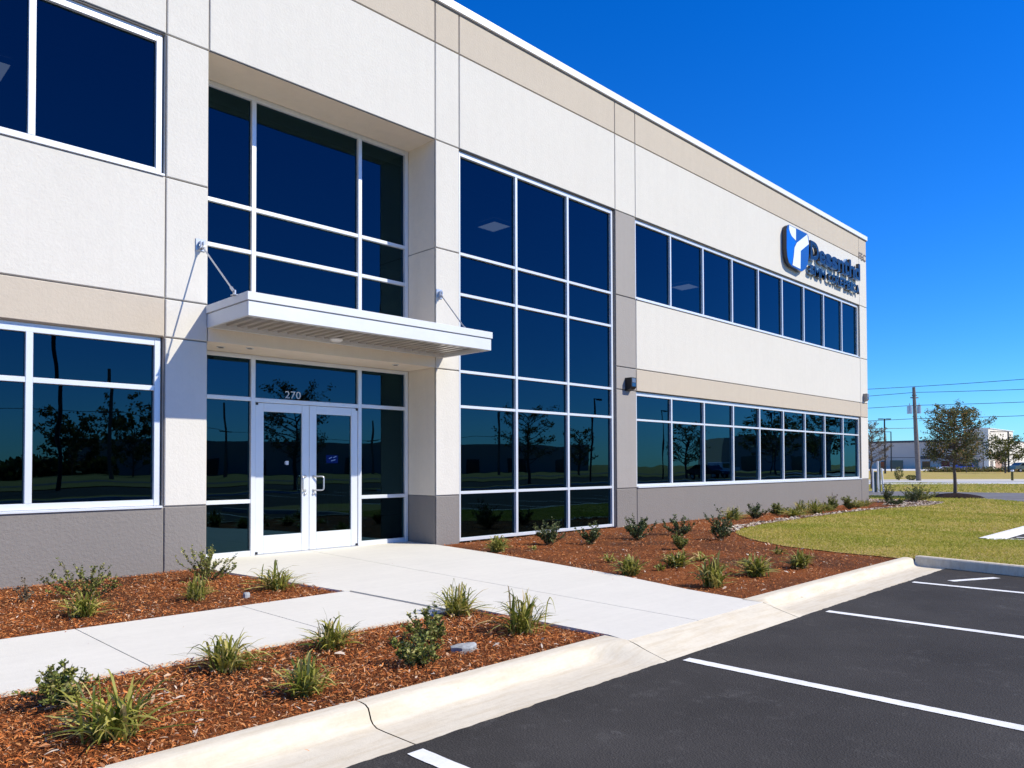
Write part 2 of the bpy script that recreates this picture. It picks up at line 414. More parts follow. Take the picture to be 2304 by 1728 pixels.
# windows
def window(name, x0, x1, z0, z1, vs, hs, yf=.055, w=.06, d=.11, skip=None, sill=False, holes=None):
    f = MB(); h = w/2
    cols = [x0+w] + sum([[v-h, v+h] for v in vs], []) + [x1-w]
    f.box(x0, x0+w, yf, yf+d, z0, z1, 'frame', .004); f.box(x1-w, x1, yf, yf+d, z0, z1, 'frame', .004)
    for v in vs: f.box(v-h, v+h, yf, yf+d, z0+w, z1-w, 'frame', .004)
    f.box(x0+w+.0005, x1-w-.0005, yf+.003, yf+d, z1-w, z1, 'frame', .004)
    f.box(x0+w+.0005, x1-w-.0005, yf+.003, yf+d, z0, z0+w, 'frame', .004)
    for i in range(0, len(cols), 2):
        for zz in hs:
            f.box(cols[i]+.0005, cols[i+1]-.0005, yf+.004, yf+d, zz-h*.85, zz+h*.85, 'frame', .004)
    # head flashing and sill
    f.box(x0, x1, yf+.012, yf+d, z1+.001, z1+.03, 'frame')
    if sill: f.box(x0-.01, x1+.01, -.022, yf+.02, z0-.032, z0-.003, 'frame', .004)
    fo = f.build(name, None, bld); g = MB(); yg = yf+.055
    zc = [z0+w] + sum([[q-h*.85, q+h*.85] for q in hs], []) + [z1-w]
    rnd = random.Random(int(x0*100))
    for i in range(0, len(cols), 2):
        for j in range(0, len(zc), 2):
            t = [rnd.uniform(-.003, .003) for _ in range(4)]
            g.poly([(cols[i]-.01, yg+t[0], zc[j]-.01), (cols[i+1]+.01, yg+t[1], zc[j]-.01), (cols[i+1]+.01, yg+t[1]+t[2], zc[j+1]+.01), (cols[i]-.01, yg+t[0]+t[2], zc[j+1]+.01)], 'glass')
    g.build('glass', None, fo); return fo
gap = .012
window('window', -8.5, A-.03, Z_S2+.03, Z_H2-.035, [-6.8, -5.25, -3.76, -2.26, -.77, .73, 2.235], [], w=.075, sill=True)
window('window', -8.5, A-.03, Z_S1+.02, Z_H1-.035, [-6.8, -5.25, -3.76, -2.26, -.77, .73, 2.235], [2.345], w=.075, sill=True)
window('window', D+.01, E_-.03, 0.0, Z_H2-.035, [10.255, 11.765], [.86, 2.385, 3.01, 4.385, 5.11])
window('window', F_+.03, G-.03, Z_S2+.03, Z_H2-.035, [F_+.02+1.4955*i for i in range(1, 9)], [], w=.055, sill=True)
window('window', F_+.03, G-.03, Z_S1+.03, Z_H1-.035, [F_+.02+1.4955*i for i in range(1, 9)], [2.365], w=.055, sill=True)
window('window', B+.005, C_+.0, 3.445, Z_H2-.0, [5.305, 7.20], [4.565, 5.225], yf=YR-.04, w=.07)

# storefront with doors
sf = MB(); y0, y1 = YR-.04, YR+.07
def fb(x0, x1, z0, z1, dy=0): sf.box(x0, x1, y0+dy, y1, z0, z1, 'frame', .004)
xl, xr = B+.005, C_-.005
fb(xl, xl+.06, 0, 3.015); fb(xr-.06, xr, 0, 3.015); fb(5.27, 5.34, 0, 3.015); fb(7.165, 7.235, 0, 3.015)
for a, b in ((xl+.0605, 5.2695), (7.2355, xr-.0605)):
    fb(a, b, 2.955, 3.015, .003); fb(a, b, 2.32, 2.38, .003); fb(a, b, .785, .845, .003); fb(a, b, 0, .075, .003)
fb(5.3405, 7.1645, 2.955, 3.015, .003); fb(5.3405, 7.1645, 2.31, 2.375, .003)
sfo = sf.build('storefront', None, bld)
g = MB(); yg = YR+.01
for a, b in ((xl+.05, 5.28), (7.225, xr-.05)):
    for c, d in ((.065, .795), (.835, 2.33), (2.37, 2.965)):
        g.poly([(a, yg, c), (b, yg, c), (b, yg+.001, d), (a, yg+.001, d)], 'glass')
g.poly([(5.33, yg, 2.365), (7.175, yg, 2.365), (7.175, yg, 2.965), (5.33, yg, 2.965)], 'glass')
g.build('glass', None, sfo)
def door(x0, x1, gx0, gx1, side):
    m = MB(); a, b = YR-.028, YR+.02; z0, z1 = .012, 2.303
    m.box(x0, gx0, a, b, z0, z1, 'frame', .004); m.box(gx1, x1, a, b, z0, z1, 'frame', .004)
    m.box(gx0+.0005, gx1-.0005, a+.002, b, z0, .285, 'frame', .004); m.box(gx0+.0005, gx1-.0005, a+.002, b, 2.175, z1, 'frame', .004)
    d = m.build('door', None, bld)
    g = MB(); g.poly([(gx0-.005, YR-.002, .28), (gx1+.005, YR-.002, .28), (gx1+.005, YR-.001, 2.18), (gx0-.005, YR-.001, 2.18)], 'glass')
    g.build('glass', None, d)
    h = MB(); hx = gx1+.055 if side < 0 else gx0-.055
    s = side; zt, zb = 1.175, .955; pts = []
    def arc(cx, cz, r, a0, a1): return [(cx+r*math.cos(R(t)), cz+r*math.sin(R(t))) for t in np.linspace(a0, a1, 6)]
    L = .15 if s > 0 else .085; r = .035
    prof = [(0, zt)] + arc(L-r, zt-r, r, 90, 0) + arc(L-r, zb+r, r, 0, -90) + [(0, zb)]
    P = [(hx + s*u*.85, a-.02-u*.55, z) for u, z in prof]
    P = [(hx, a, zt)] + P + [(hx, a, zb)]
    h.tube(P, .0125, 8, 'steel'); h.tube([(hx, a-.008, zt), (hx, a+.001, zt)], .022, 10, 'steel'); h.tube([(hx, a-.008, zb), (hx, a+.001, zb)], .022, 10, 'steel')
    h.build('handle', None, d, smooth=True)
    k = MB(); k.tube([(hx, a-.02, .90), (hx, a+.001, .90)], .019, 12, 'steel'); k.build('lock_cylinder', None, d, smooth=True)
    px = x0+.02 if side < 0 else x1-.02
    for z in (.03, 2.285): p = MB(); p.box(px-.018, px+.018, a-.018, a-.001, z-.018, z+.018, 'dark', .003); p.build('pivot_hinge', None, d)
door(5.345, 6.252, 5.48, 6.125, -1); door(6.258, 7.16, 6.385, 7.035, 1)
th = MB(); th.box(5.34, 7.165, YR-.06, YR+.06, 0, .010, 'steel'); th.build('threshold', None, bld)

# text helper
def text_mesh(name, body, x0, x1, z0, z1, y, depth, mats, parent=None, bold=.0, shear=0, origin=None):
    cu = bpy.data.curves.new('t', 'FONT'); cu.body = body; cu.extrude = .5; cu.offset = bold; cu.shear = shear; cu.resolution_u = 4
    ob = bpy.data.objects.new('t', cu); COL.objects.link(ob)
    dg = bpy.context.evaluated_depsgraph_get(); me = bpy.data.meshes.new_from_object(ob.evaluated_get(dg))
    COL.objects.unlink(ob); bpy.data.objects.remove(ob)
    n = len(me.vertices); co = np.zeros(n*3, np.float32); me.vertices.foreach_get('co', co); co = co.reshape(-1, 3)
    mn = co.min(0); mx = co.max(0); u = (co-mn)/(mx-mn)
    out = np.zeros_like(co); out[:, 0] = x0+u[:, 0]*(x1-x0); out[:, 2] = z0+u[:, 1]*(z1-z0); out[:, 1] = y+(1-u[:, 2])*depth
    o3 = Vector(origin) if origin else Vector(parent['_w']); out -= np.array(o3, dtype=np.float32)
    me.vertices.foreach_set('co', out.ravel()); me.materials.clear()
    for m in mats: me.materials.append(M[m])
    if len(mats) > 1:
        idx = [0 if abs(p.normal.z) > .7 else 1 for p in me.polygons]
        # normals of the original font mesh: front/back faces point along z
        me.polygons.foreach_set('material_index', idx)
    me.update(); me.name = name
    return link(name, me, parent, o3)
M['numwhite'] = m_flat('vinyl_white', (.6, .64, .68), .6)
num = text_mesh('door_number', '270', 5.85, 6.12, 2.40, 2.515, YR+.002, .006, ['numwhite'], None, origin=(5.98, YR, 2.4))
tag(num, 'pale house number 270 on the dark glass over the double doors', 'number')
# small mug-shaped sticker on the left door glass
st = MB(); st.prism([(5.862, 1.36), (5.905, 1.36), (5.91, 1.42), (5.858, 1.42)], YR-.006, YR-.003, 'numwhite')
st.prism([(5.857, 1.368), (5.845, 1.368), (5.845, 1.413), (5.857, 1.413), (5.857, 1.405), (5.851, 1.405), (5.851, 1.376), (5.857, 1.376)], YR-.006, YR-.003, 'numwhite')
tag(st.build('sticker', None, None, origin=(5.88, YR, 1.36)), 'small pale blue mug-shaped sticker on the left door glass', 'sticker')
# lobby screen seen through right door
M['scr'] = m_emit('screen_blue', (.02, .06, .8), 1.1); M['scrl'] = m_emit('screen_light', (.45, .6, 1), 6)
s = MB(); s.box(8.53, 8.83, 4.02, 4.06, 1.39, 1.58, 'black', .005); s.box(8.54, 8.82, 4.012, 4.019, 1.40, 1.57, 'scr')
for x, z, w_ in ((8.60, 1.49, .07), (8.70, 1.51, .08), (8.65, 1.44, .11)):
    s.poly([(x, 4.008, z), (x+w_, 4.008, z+.03), (x+w_, 4.008, z+.042), (x, 4.008, z+.012)], 'scrl')
s.box(8.66, 8.70, 4.03, 4.05, 1.0, 1.37, 'black'); s.box(8.5, 8.86, 3.9, 4.2, -.02, 1.0, 'black')
tag(s.build('lobby_screen', None, None, origin=(8.68, 4.04, 0)), 'small glowing blue screen on a dark counter seen through the right door', 'screen')

# ceiling lights behind glass
tro = ['ceiling light panel behind the upper window at the far left', 'lit ceiling panel behind the top left pane of the tall curtain wall', 'lit ceiling panel behind the second pane of the upper ribbon window']
for i, (x, y, lx, ly) in enumerate(((2.05, 2.05, .62, .62), (11.66, 2.14, .5, .55), (19.75, 2.25, .6, .6))):
    t = empty('ceiling_light', (x, y, 6.72), tro[i], 'ceiling light', 'ceiling lights seen through the glass')
    m = MB()
    m.box(x-lx/2-.03, x+lx/2+.03, y-ly/2-.03, y-ly/2, 6.69, 6.765, 'frame'); m.box(x-lx/2-.03, x+lx/2+.03, y+ly/2, y+ly/2+.03, 6.69, 6.765, 'frame')
    m.box(x-lx/2-.03, x-lx/2, y-ly/2, y+ly/2, 6.69, 6.765, 'frame'); m.box(x+lx/2, x+lx/2+.03, y-ly/2, y+ly/2, 6.69, 6.765, 'frame')
    m.build('light_frame', None, t)
    l = MB(); l.box(x-lx/2, x+lx/2, y-ly/2, y+ly/2, 6.70, 6.76, 'troffer'); l.build('diffuser', None, t)

# downlights in recess soffit
for i, x in enumerate((4.62, 4.96, 7.5)):
    m = MB(); y = .17 if i else .35
    m.tube([(x, y, 3.021), (x, y, 3.008)], .055, 20, 'canopy'); m.tube([(x, y, 3.0075), (x, y, 3.004)], .036, 16, 'dark')
    tag(m.build('recessed_light', None, None, origin=(x, y, 3.02)), ['round soffit downlight nearest the left pilaster over the entrance', 'round soffit downlight with dark trim, second from the left pilaster', 'round soffit downlight above the right sidelight by the right pier'][i], 'downlight', 'downlights in the entrance soffit')

# ------------------------------------------------------------------ canopy
cx0, cx1, cyf, cz0, cz1 = 4.27, 8.385, -1.2, 3.195, 3.49
fa = MB()
zm = 3.385
fa.box(cx0, cx1, cyf, cyf+.03, cz0, zm-.006, 'canopy', .003)
fa.box(cx0, cx0+.03, cyf+.0305, -.002, cz0, zm-.006, 'canopy', .003)
fa.box(cx1-.03, cx1, cyf+.0305, -.002, cz0, zm-.006, 'canopy', .003)
fa.box(cx0-.018, cx1+.018, cyf-.018, cyf+.05, zm, cz1, 'canopy', .004)
fa.box(cx0-.018, cx0+.05, cyf+.0505, -.002, zm, cz1, 'canopy', .004)
fa.box(cx1-.05, cx1+.018, cyf+.0505, -.002, zm, cz1, 'canopy', .004)
fa.box(cx0+.03, cx1-.03, cyf+.0305, cyf+.10, cz0+.001, cz0+.012, 'canopy')
fa.box(cx0+.03, cx1-.03, -.06, -.003, cz0+.001, cz0+.10, 'canopy')
cano = fa.build('canopy', None, bld)
dk = MB(); n = 27; pw = (cx1-cx0-.07)/n; prof = []
for i in range(n):
    x = cx0+.035+i*pw
    prof += [(x, 3.30), (x+pw*.28, 3.30), (x+pw*.42, 3.245), (x+pw*.86, 3.245), (x+pw, 3.30)]
for (xa, za), (xb, zb) in zip(prof, prof[1:]):
    if xb-xa > 1e-5: dk.poly([(xa, -.01, za), (xa, cyf+.035, za), (xb, cyf+.035, zb), (xb, -.01, zb)], 'deck')
dk.poly([(cx0+.03, -.01, 3.40), (cx0+.03, cyf+.03, 3.40), (cx1-.03, cyf+.03, 3.40), (cx1-.03, -.01, 3.40)][::-1], 'canopy')
dk.build('roof_deck', None, cano)
l = MB(); l.tube([(6.14, -.2, 3.244), (6.14, -.2, 3.225), (6.14, -.2, 3.20)], [.10, .10, .07], 24, 'coping'); l.build('canopy_light', None, cano, smooth=False)
for (tx, bx) in ((4.185, 4.25), (8.30, 8.16)):
    m = MB(); by = -.86
    m.box(tx-.075, tx+.055, -.014, -.001, 4.21, 4.37, 'steel', .003)
    for q in (-.02, .02): m.box(tx+q-.007-.01, tx+q+.007-.01, -.075, -.0145, 4.23, 4.33, 'steel', .002)
    m.tube([(tx-.045, -.052, 4.27), (tx+.03, -.052, 4.27)], .013, 10, 'steel')
    top = Vector((tx-.01, -.055, 4.268)); bot = Vector((bx, by, 3.53)); d = (bot-top)
    m.tube([top, top+d*.06], .017, 8, 'steel'); m.tube([top+d*.06, top+d*.93], .0105, 8, 'steel'); m.tube([top+d*.90, top+d*.985], .019, 8, 'steel')
    m.box(bx-.03, bx+.03, by-.05, by+.05, 3.491, 3.500, 'steel', .002)
    m.box(bx-.008, bx+.008, by-.03, by+.03, 3.501, 3.555, 'steel', .002)
    m.build('tie_rod', None, cano)

# wall lights
def sconce(x, z, hgt, wd, dp, body, label):
    t = empty('wall_light', (x, 0, z), label, 'wall light')
    m = MB(); x0, x1 = x-wd/2, x+wd/2
    prof = [(-.002, z), (-dp*.75, z+hgt*.12), (-dp, z+hgt*.3), (-dp, z+hgt), (-.002, z+hgt)]
    k = len(prof); b = len(m.v)
    m.v += [(x0, p[0], p[1]) for p in prof] + [(x1, p[0], p[1]) for p in prof]
    i = m.idx(body)
    for q in ([b+j for j in range(k)], [b+k+j for j in reversed(range(k))]): m.f.append(tuple(q)); m.mi.append(i)
    for j in range(k): m.f.append((b+j, b+k+j, b+k+(j+1) % k, b+(j+1) % k)); m.mi.append(i)
    m.build('housing', None, t)
    l = MB(); l.box(x0+.03, x1-.03, -dp-.004, -dp-.001, z+hgt*.62, z+hgt*.94, 'lens2'); l.box(x0+.03, x1-.03, -dp-.004, -dp-.001, z+hgt*.32, z+hgt*.58, 'lens3')
    l.build('lens', None, t)
M['lens2'] = m_flat('lamp_lens', (.12, .15, .22), .2, 0, .6); M['lens3'] = m_flat('lamp_lens_blue', (.01, .04, .12), .15, 0, .8); M['lampgray'] = m_flat('lamp_gray', (.30, .28, .26), .5)
sconce(13.72, 2.985, .29, .19, .17, 'black', 'black wedge-shaped wall light on the gray stucco pilaster')
sconce(27.80, 3.56, .28, .18, .14, 'lampgray', 'small gray wall light at the right corner of the building')

# ------------------------------------------------------------------ wall sign
M['sgblue'] = m_flat('sign_bright_blue', (.0, .13, .62), .3, 0, .5, var=.03); M['sgnavy'] = m_flat('sign_navy', (.012, .085, .34), .3, 0, .5, var=.03)
M['sgwhite'] = m_flat('sign_white', (.80, .86, .92), .35, 0, .5, var=.02); M['sgblack'] = m_flat('sign_return', (.008, .01, .02), .25, 0, .6)
M['sglet'] = m_flat('letter_face', (.11, .29, .62), .25, .2, .6, var=.15, vs=5); M['sglet2'] = m_flat('letter_face_light', (.22, .44, .72), .25, .2, .6, var=.2, vs=6)
sg = empty('wall_sign', (24, 0, 7.2), 'blue and white shield emblem with raised navy letters below the parapet', 'sign')
yf = -.15
m = MB(); outl = [(21.43, 8.28), (21.49, 8.40), (21.60, 8.46), (22.86, 8.46), (22.95, 8.40), (22.99, 8.25), (22.96, 7.80), (22.88, 7.52), (22.72, 7.34), (22.45, 7.21), (21.74, 7.25), (21.56, 7.32), (21.46, 7.48), (21.42, 7.72)]
m.prism(outl, yf, -.03, 'sgnavy', 'sgblack')
for x, z in ((21.7, 7.5), (22.7, 7.6), (22.2, 8.3)): m.tube([(x, -.03, z), (x, 0, z)], .02, 6, 'sgblack')
em = m.build('emblem', None, sg)
for nm, pts, mt, dy in (('emblem_inlay', [(21.60, 8.44), (22.06, 8.44), (22.05, 8.08), (21.78, 8.15), (21.66, 8.24), (21.60, 8.33)], 'sgwhite', .006),
                        ('emblem_inlay', [(21.58, 8.37), (21.62, 8.25), (21.78, 8.15), (22.09, 8.03), (21.93, 7.90), (21.87, 7.57), (21.74, 7.28), (21.55, 7.36), (21.47, 7.50), (21.44, 7.72), (21.45, 8.25)], 'sgblue', .004),
                        ('emblem_inlay', [(22.11, 8.02), (22.85, 8.43), (22.96, 8.16), (22.37, 7.83), (22.34, 7.27), (21.80, 7.29), (21.90, 7.60), (21.95, 7.84)], 'sgwhite', .008)):
    q = MB(); q.prism(pts, yf-dy, yf-.001, mt); q.build(nm, None, em)
def letters(word, x0, x1, z0, zh, cap, mats, wts, y, dep):
    tot = sum(wts); x = x0
    for ch, w_, hh in zip(word, wts, zh):
        wd = (x1-x0)*w_/tot
        if ch != ' ':
            text_mesh('letter', ch, x+wd*.03, x+wd*.97, z0, z0+cap*hh, y, dep, mats, sg, bold=.022)
        x += wd
letters('Dessntltd'.replace('lt', 'h'), 23.08, 27.2, 7.74, [1, .72, .72, .72, .72, .95, 1, 1], .58, ['sglet', 'sgblack'], [1.35, 1, 1, 1, 1.05, .9, 1, 1], -.15, .10)
letters('SMM COREPBICA', 23.1, 27.2, 7.28, [1]*13, .30, ['sglet2', 'sgblack'], [1.1, 1.4, 1.4, .6, 1, 1, 1, 1, 1, 1, .6, 1, 1], -.12, .07)
for o in list(sg.children):
    if o.name.startswith('letter'):
        pass
M['addr'] = m_flat('address_gray', (.22, .19, .17))
ad = text_mesh('address_letters', 'FEC', 27.46, 28.10, 8.59, 8.85, -.016, .014, ['addr'], None, origin=(27.7, 0, 8.6))
tag(ad, 'small dark address lettering high on the right corner below the roof edge', 'lettering')

# ------------------------------------------------------------------ ground
def struct(mb, name, mat=None, parent=None):
    o = mb.build(name, mat); o['kind'] = 'structure'; return o
def rag(p, q, step, amp, seed):
    rnd = random.Random(seed); P = []; L = math.dist(p, q); n = max(2, int(L/step))
    nx, ny = -(q[1]-p[1])/L, (q[0]-p[0])/L; a = 0
    for i in range(n):
        a = a*.6+rnd.uniform(-amp, amp); t = i/n
        P.append((p[0]+(q[0]-p[0])*t+nx*a, p[1]+(q[1]-p[1])*t+ny*a))
    return P
m = MB(); m.flat([(-600, -600), (900, -600), (900, 900), (-600, 900)], -.32, 'soil'); struct(m, 'ground')
# parking lot
asph = rag((12.0, -6.875), (-14, -6.875), .035, .006, 3)
m = MB(); m.flat([(-60, -44), (120, -44), (120, -6.46), (12.0, -6.46)]+asph+[(-14, -6.46), (-60, -6.46)], -.098, 'asph'); struct(m, 'parking_lot')
# lawn
bed_edge = [(11.66, -6.33), (11.80, -5.3), (12.14, -4.24), (12.9, -3.3), (13.85, -2.5), (14.65, -2.2), (16.2, -1.95), (19.4, -1.75), (22, -1.75), (24.5, -1.85), (27.2, -2.3), (29.5, -2.1), (30.6, -.6), (30.9, 1.5), (30.6, 6)]
bed_edge_s = []
for (a, b) in zip(bed_edge, bed_edge[1:]):
    bed_edge_s += rag(a, b, .12, .02, int(a[0]*10))
bed_edge_s.append(bed_edge[-1])
lawn = [(11.78, -6.40), (11.66, -6.33)][:0] + [(11.16, -12), (11.80, -6.47)] + bed_edge_s[1:] + [(30.6, 600), (800, 600), (800, -6.33), (15.68, -6.33), (15.95, -6.9), (15.9, -12)]
m = MB(); m.flat(lawn, -.012, 'lawn'); struct(m, 'lawn')
m = MB(); m.flat([(-400, -500), (800, -500), (800, -44), (-400, -44)], -.05, 'lawn'); struct(m, 'lawn')
# beds
plz_l = [(4.19, 0.0), (4.26, -.75), (4.49, -2.995)]
bedA = [(XL-4, -2.995), (4.49, -2.995), (4.26, -.75), (4.19, .02), (XL-4, .02)]
bedB = [(XL-4, -6.31), (4.785, -6.31), (4.785, -4.685), (XL-4, -4.685)]
plaza_r = [(6.95, -6.53), (7.12, -5.6), (7.45, -4.47), (7.75, -3.0), (8.01, -1.56), (8.16, -.4), (8.20, 0)]
bedC = plaza_r[0:1] + [(7.3, -6.31), (11.66, -6.33)] + bed_edge[1:] + [(H+.0, 6), (H, .02), (8.20, .02)] + plaza_r[1:-1][::-1]
bedC[0] = (6.96, -6.31)
m = MB()
for i, p in enumerate((bedA, bedB, bedC)): m.flat(p, -.024, 'mulchbed')
struct(m, 'mulch_bed')
# chips
def scatter(poly, dens, rng, size=(.012, .05)):
    P = np.array(poly)[:, :2]; x0, y0 = P.min(0); x1, y1 = P.max(0); n = int((x1-x0)*(y1-y0)*dens)
    x = rng.uniform(x0, x1, n); y = rng.uniform(y0, y1, n); k = inpoly(x, y, poly); return x[k], y[k]
def chips(name, polys, mat, label, zoff=-.02, lump=.03, smin=.014, smax=.06, asp=.32, hmax=.012, seed=1, clipx=None):
    rng = np.random.default_rng(seed); X = []; Y = []
    for p, dn in polys:
        x, y = scatter(p, dn, rng); X.append(x); Y.append(y)
    x = np.concatenate(X); y = np.concatenate(Y)
    if clipx is not None: k = clipx(x, y); x, y = x[k], y[k]
    n = len(x); L = smin+(smax-smin)*rng.random(n)**2.2; w = L*asp*(.5+rng.random(n)); a = rng.uniform(0, math.pi, n)
    z = zoff+rng.uniform(0, 1, n)*lump*.6+.012*np.sin(x*3.1+y*2.3)*np.sin(y*4.2-x*1.7)
    tl = rng.normal(0, .35, n); rl = rng.normal(0, .45, n)
    ca, sa = np.cos(a), np.sin(a)
    d = np.stack([ca*np.cos(tl), sa*np.cos(tl), np.sin(tl)], 1)*L[:, None]*.5
    s = np.stack([-sa*np.cos(rl), ca*np.cos(rl), np.sin(rl)], 1)*w[:, None]*.5
    c = np.stack([x, y, z], 1); up = np.array([0, 0, 1])*(L*.18)[:, None]
    V = np.stack([c-d-s*.5, c-d*.1-s+up*.4, c+d-s*.3, c+d+s*.3, c+d*.1+s+up*.4, c-d+s*.5], 1).reshape(-1, 3)
    b = np.arange(n)[:, None]*6; F = np.concatenate([b+np.array([[0, 1, 4, 5]]), b+np.array([[1, 2, 3, 4]])])
    o = npmesh(name, V, F, mat); tag(o, label, 'mulch', None, 'stuff'); return o
vis = lambda x, y: (y+10 > .12*x) & (x > 0.3*(y+6)-2.6)
def front_of(x, y): return vis(x, y)
chips('mulch_chips', [(bedA, 3400), (bedB, 7000), ([p for p in bedC if True], 1000)], 'chips', 'orange brown shredded bark mulch filling the planting beds', clipx=lambda x, y: front_of(x, y) & (x < 26), lump=.035, smin=.008, smax=.042, asp=.22)
chips('mulch_chunks', [(bedA, 28), (bedB, 45), (bedC, 25)], 'chunk', 'larger pale bark chunks lying on the mulch', clipx=lambda x, y: front_of(x, y) & (x < 20), zoff=-.008, lump=.03, smin=.02, smax=.07, asp=.36, seed=8)
chips('loose_mulch', [([(-4, -4.60), (4.4, -4.60), (4.4, -4.67), (-4, -4.67)], 60), ([(-4, -3.02), (4.4, -3.02), (4.4, -3.10), (-4, -3.10)], 60), ([(-4, -4.6), (4.5, -4.6), (4.5, -3.1), (-4, -3.1)], 1.5),
    ([(4.8, -6.5), (6.9, -6.5), (7.9, -1.5), (4.6, -1.0)], 1.2), ([(7.02, -6.0), (7.10, -6.0), (8.06, -1.4), (7.9, -1.4)], 45), ([(0, -6.9), (11, -6.9), (11, -6.35), (0, -6.35)], 4)], 'chips', 'stray bits of bark on the sidewalk and plaza', zoff=.004, lump=.004, smin=.008, smax=.03, seed=12)
# pebble strip at lawn edge
inner = [(x-.1, y+.33) for x, y in bed_edge[4:13]]
strip = bed_edge[4:13] + inner[::-1]
chips('pebble_edging', [(strip, 420), ([(26.2, -2.2), (29.4, -2.1), (30.5, -.5), (30.5, 2.5), (28.3, 2.5), (28.3, -.6), (26.4, -1.0)], 330)], 'pebble', 'pale tan pebbles edging the bed along the lawn', zoff=-.01, lump=.03, smin=.03, smax=.09, asp=.8, seed=5)['category'] = 'pebbles'
# lawn blades
def blades():
    rng = np.random.default_rng(3); X = []; Y = []
    for (x0, x1, y0, y1, dn) in ((11.2, 17, -8.6, -1.8, 1500), (17, 24, -6.33, -1.4, 700), (24, 34, -6.33, 3, 260), (34, 60, -6.33, 9, 60)):
        n = int((x1-x0)*(y1-y0)*dn); x = rng.uniform(x0, x1, n); y = rng.uniform(y0, y1, n); X.append(x); Y.append(y)
    x = np.concatenate(X); y = np.concatenate(Y)
    k = inpoly(x, y, lawn) & (y+10 > .16*x)
    drv = inpoly(x, y, DRIVE); k &= ~drv; k &= ((x-34.27)**2+(y+1.17)**2 > 1.3)
    x, y = x[k], y[k]; n = len(x)
    cl = .5+.5*np.sin(x*2.1+1.3*np.sin(y*3))*np.sin(y*2.7+x*.6)
    h = (.018+.024*rng.random(n)*(.5+cl)) * np.clip(x/20, .9, 1.6); w = .006*np.clip(x/13, 1, 3.5); a = rng.uniform(0, 2*math.pi, n); ln = rng.uniform(.4, 1.8, n)*h
    dx, dy = np.cos(a), np.sin(a); b2 = rng.uniform(0, 2*math.pi, n)
    z0 = np.full(n, -.014)
    p0 = np.stack([x-dx*w, y-dy*w, z0], 1); p1 = np.stack([x+dx*w, y+dy*w, z0], 1); p2 = np.stack([x+np.cos(b2)*ln, y+np.sin(b2)*ln, z0+h], 1)
    V = np.stack([p0, p1, p2], 1).reshape(-1, 3); F = np.arange(3*n).reshape(-1, 3)
    tag(npmesh('lawn_grass', V, F, 'blade'), 'short yellow green grass of the lawn beside the parking lot', 'grass', None, 'stuff')
DRIVE = [(31.4, -4.3), (29.8, -6.3), (42.8, -6.3), (41.35, -2.17), (40.34, 1.83), (39.0, 7.5), (36.5, 16), (31, 16), (33.6, 6), (34.23, 1.5), (34.6, -.7), (33.6, -2.3)]
blades()
m = MB(); m.flat(DRIVE, -.006, 'asphf'); struct(m, 'driveway')

# plaza and sidewalk slabs
def slab(m, pts): m.flat(pts, 0.0, 'conc', thick=.1)
m = MB(); gq = .005
cj0, cj1 = (6.26, .9), (5.76, -6.53)
def cj(y, dx): t = (y-cj0[1])/(cj1[1]-cj0[1]); return (cj0[0]+(cj1[0]-cj0[0])*t+dx, y)
left = [(B+.0, .9), (4.19, .0), (4.26, -.75), (4.49, -2.995), (4.52, -3.02)]
slab(m, [(B, .78), (4.19, 0), (4.49, -2.995), (4.555, -3.01), (4.60, -4.67), (4.79, -4.69), (4.79, -6.31), (4.73, -6.53), (cj1[0]-gq, cj1[1]), cj(.78, -gq)])
slab(m, [(cj1[0]+gq, cj1[1]), (6.95, -6.53)]+plaza_r[1:-1]+[(8.20, 0), (8.20, .78), cj(.78, gq)])
struct(m, 'plaza')
m = MB(); js = [XL-4, -8.05, -6.63, -5.21, -3.79, -2.37, -.95, .475, 1.9, 3.325, 4.545]
for a, b in zip(js, js[1:]): slab(m, [(a+gq, -4.665), (b-gq-(0 if b < 4 else -.0), -4.665), (b-gq-(0 if b < 4 else .04), -3.015), (a+gq, -3.015)])
struct(m, 'sidewalk')
m = MB(); m.flat([(XL-4, -6.5), (8.5, -6.5), (8.5, .9), (XL-4, .9)], -.10, 'soil'); struct(m, 'soil')

# kerb and gutter
P1 = [(-6.31, .004), (-6.36, .006), (-6.41, .002), (-6.438, -.014), (-6.452, -.045), (-6.464, -.073), (-6.484, -.092), (-6.52, -.103), (-6.60, -.105), (-6.905, -.104)]
P0 = [(-6.530, -.001), (-6.536, -.004), (-6.55, -.008), (-6.58, -.015), (-6.62, -.025), (-6.66, -.038), (-6.70, -.05), (-6.75, -.064), (-6.80, -.078), (-6.905, -.104)]
P0L = [(-6.31, .004), (-6.38, .003), (-6.46, .001), (-6.53, -.001), (-6.56, -.009), (-6.61, -.022), (-6.66, -.038), (-6.72, -.055), (-6.80, -.078), (-6.905, -.104)]
def hfac(x):
    sm = lambda t: t*t*(3-2*t)
    if x < 4.36: return 1
    if x < 4.745: return 1-sm((x-4.36)/.385)
    if x < 6.95: return 0
    if x < 7.30: return sm((x-6.95)/.35)
    return 1
kb = MB(); brk = [-12, -9, -6, -3, -.6, 2.44, 4.745, 6.95, 11.70]; rnd = random.Random(2)
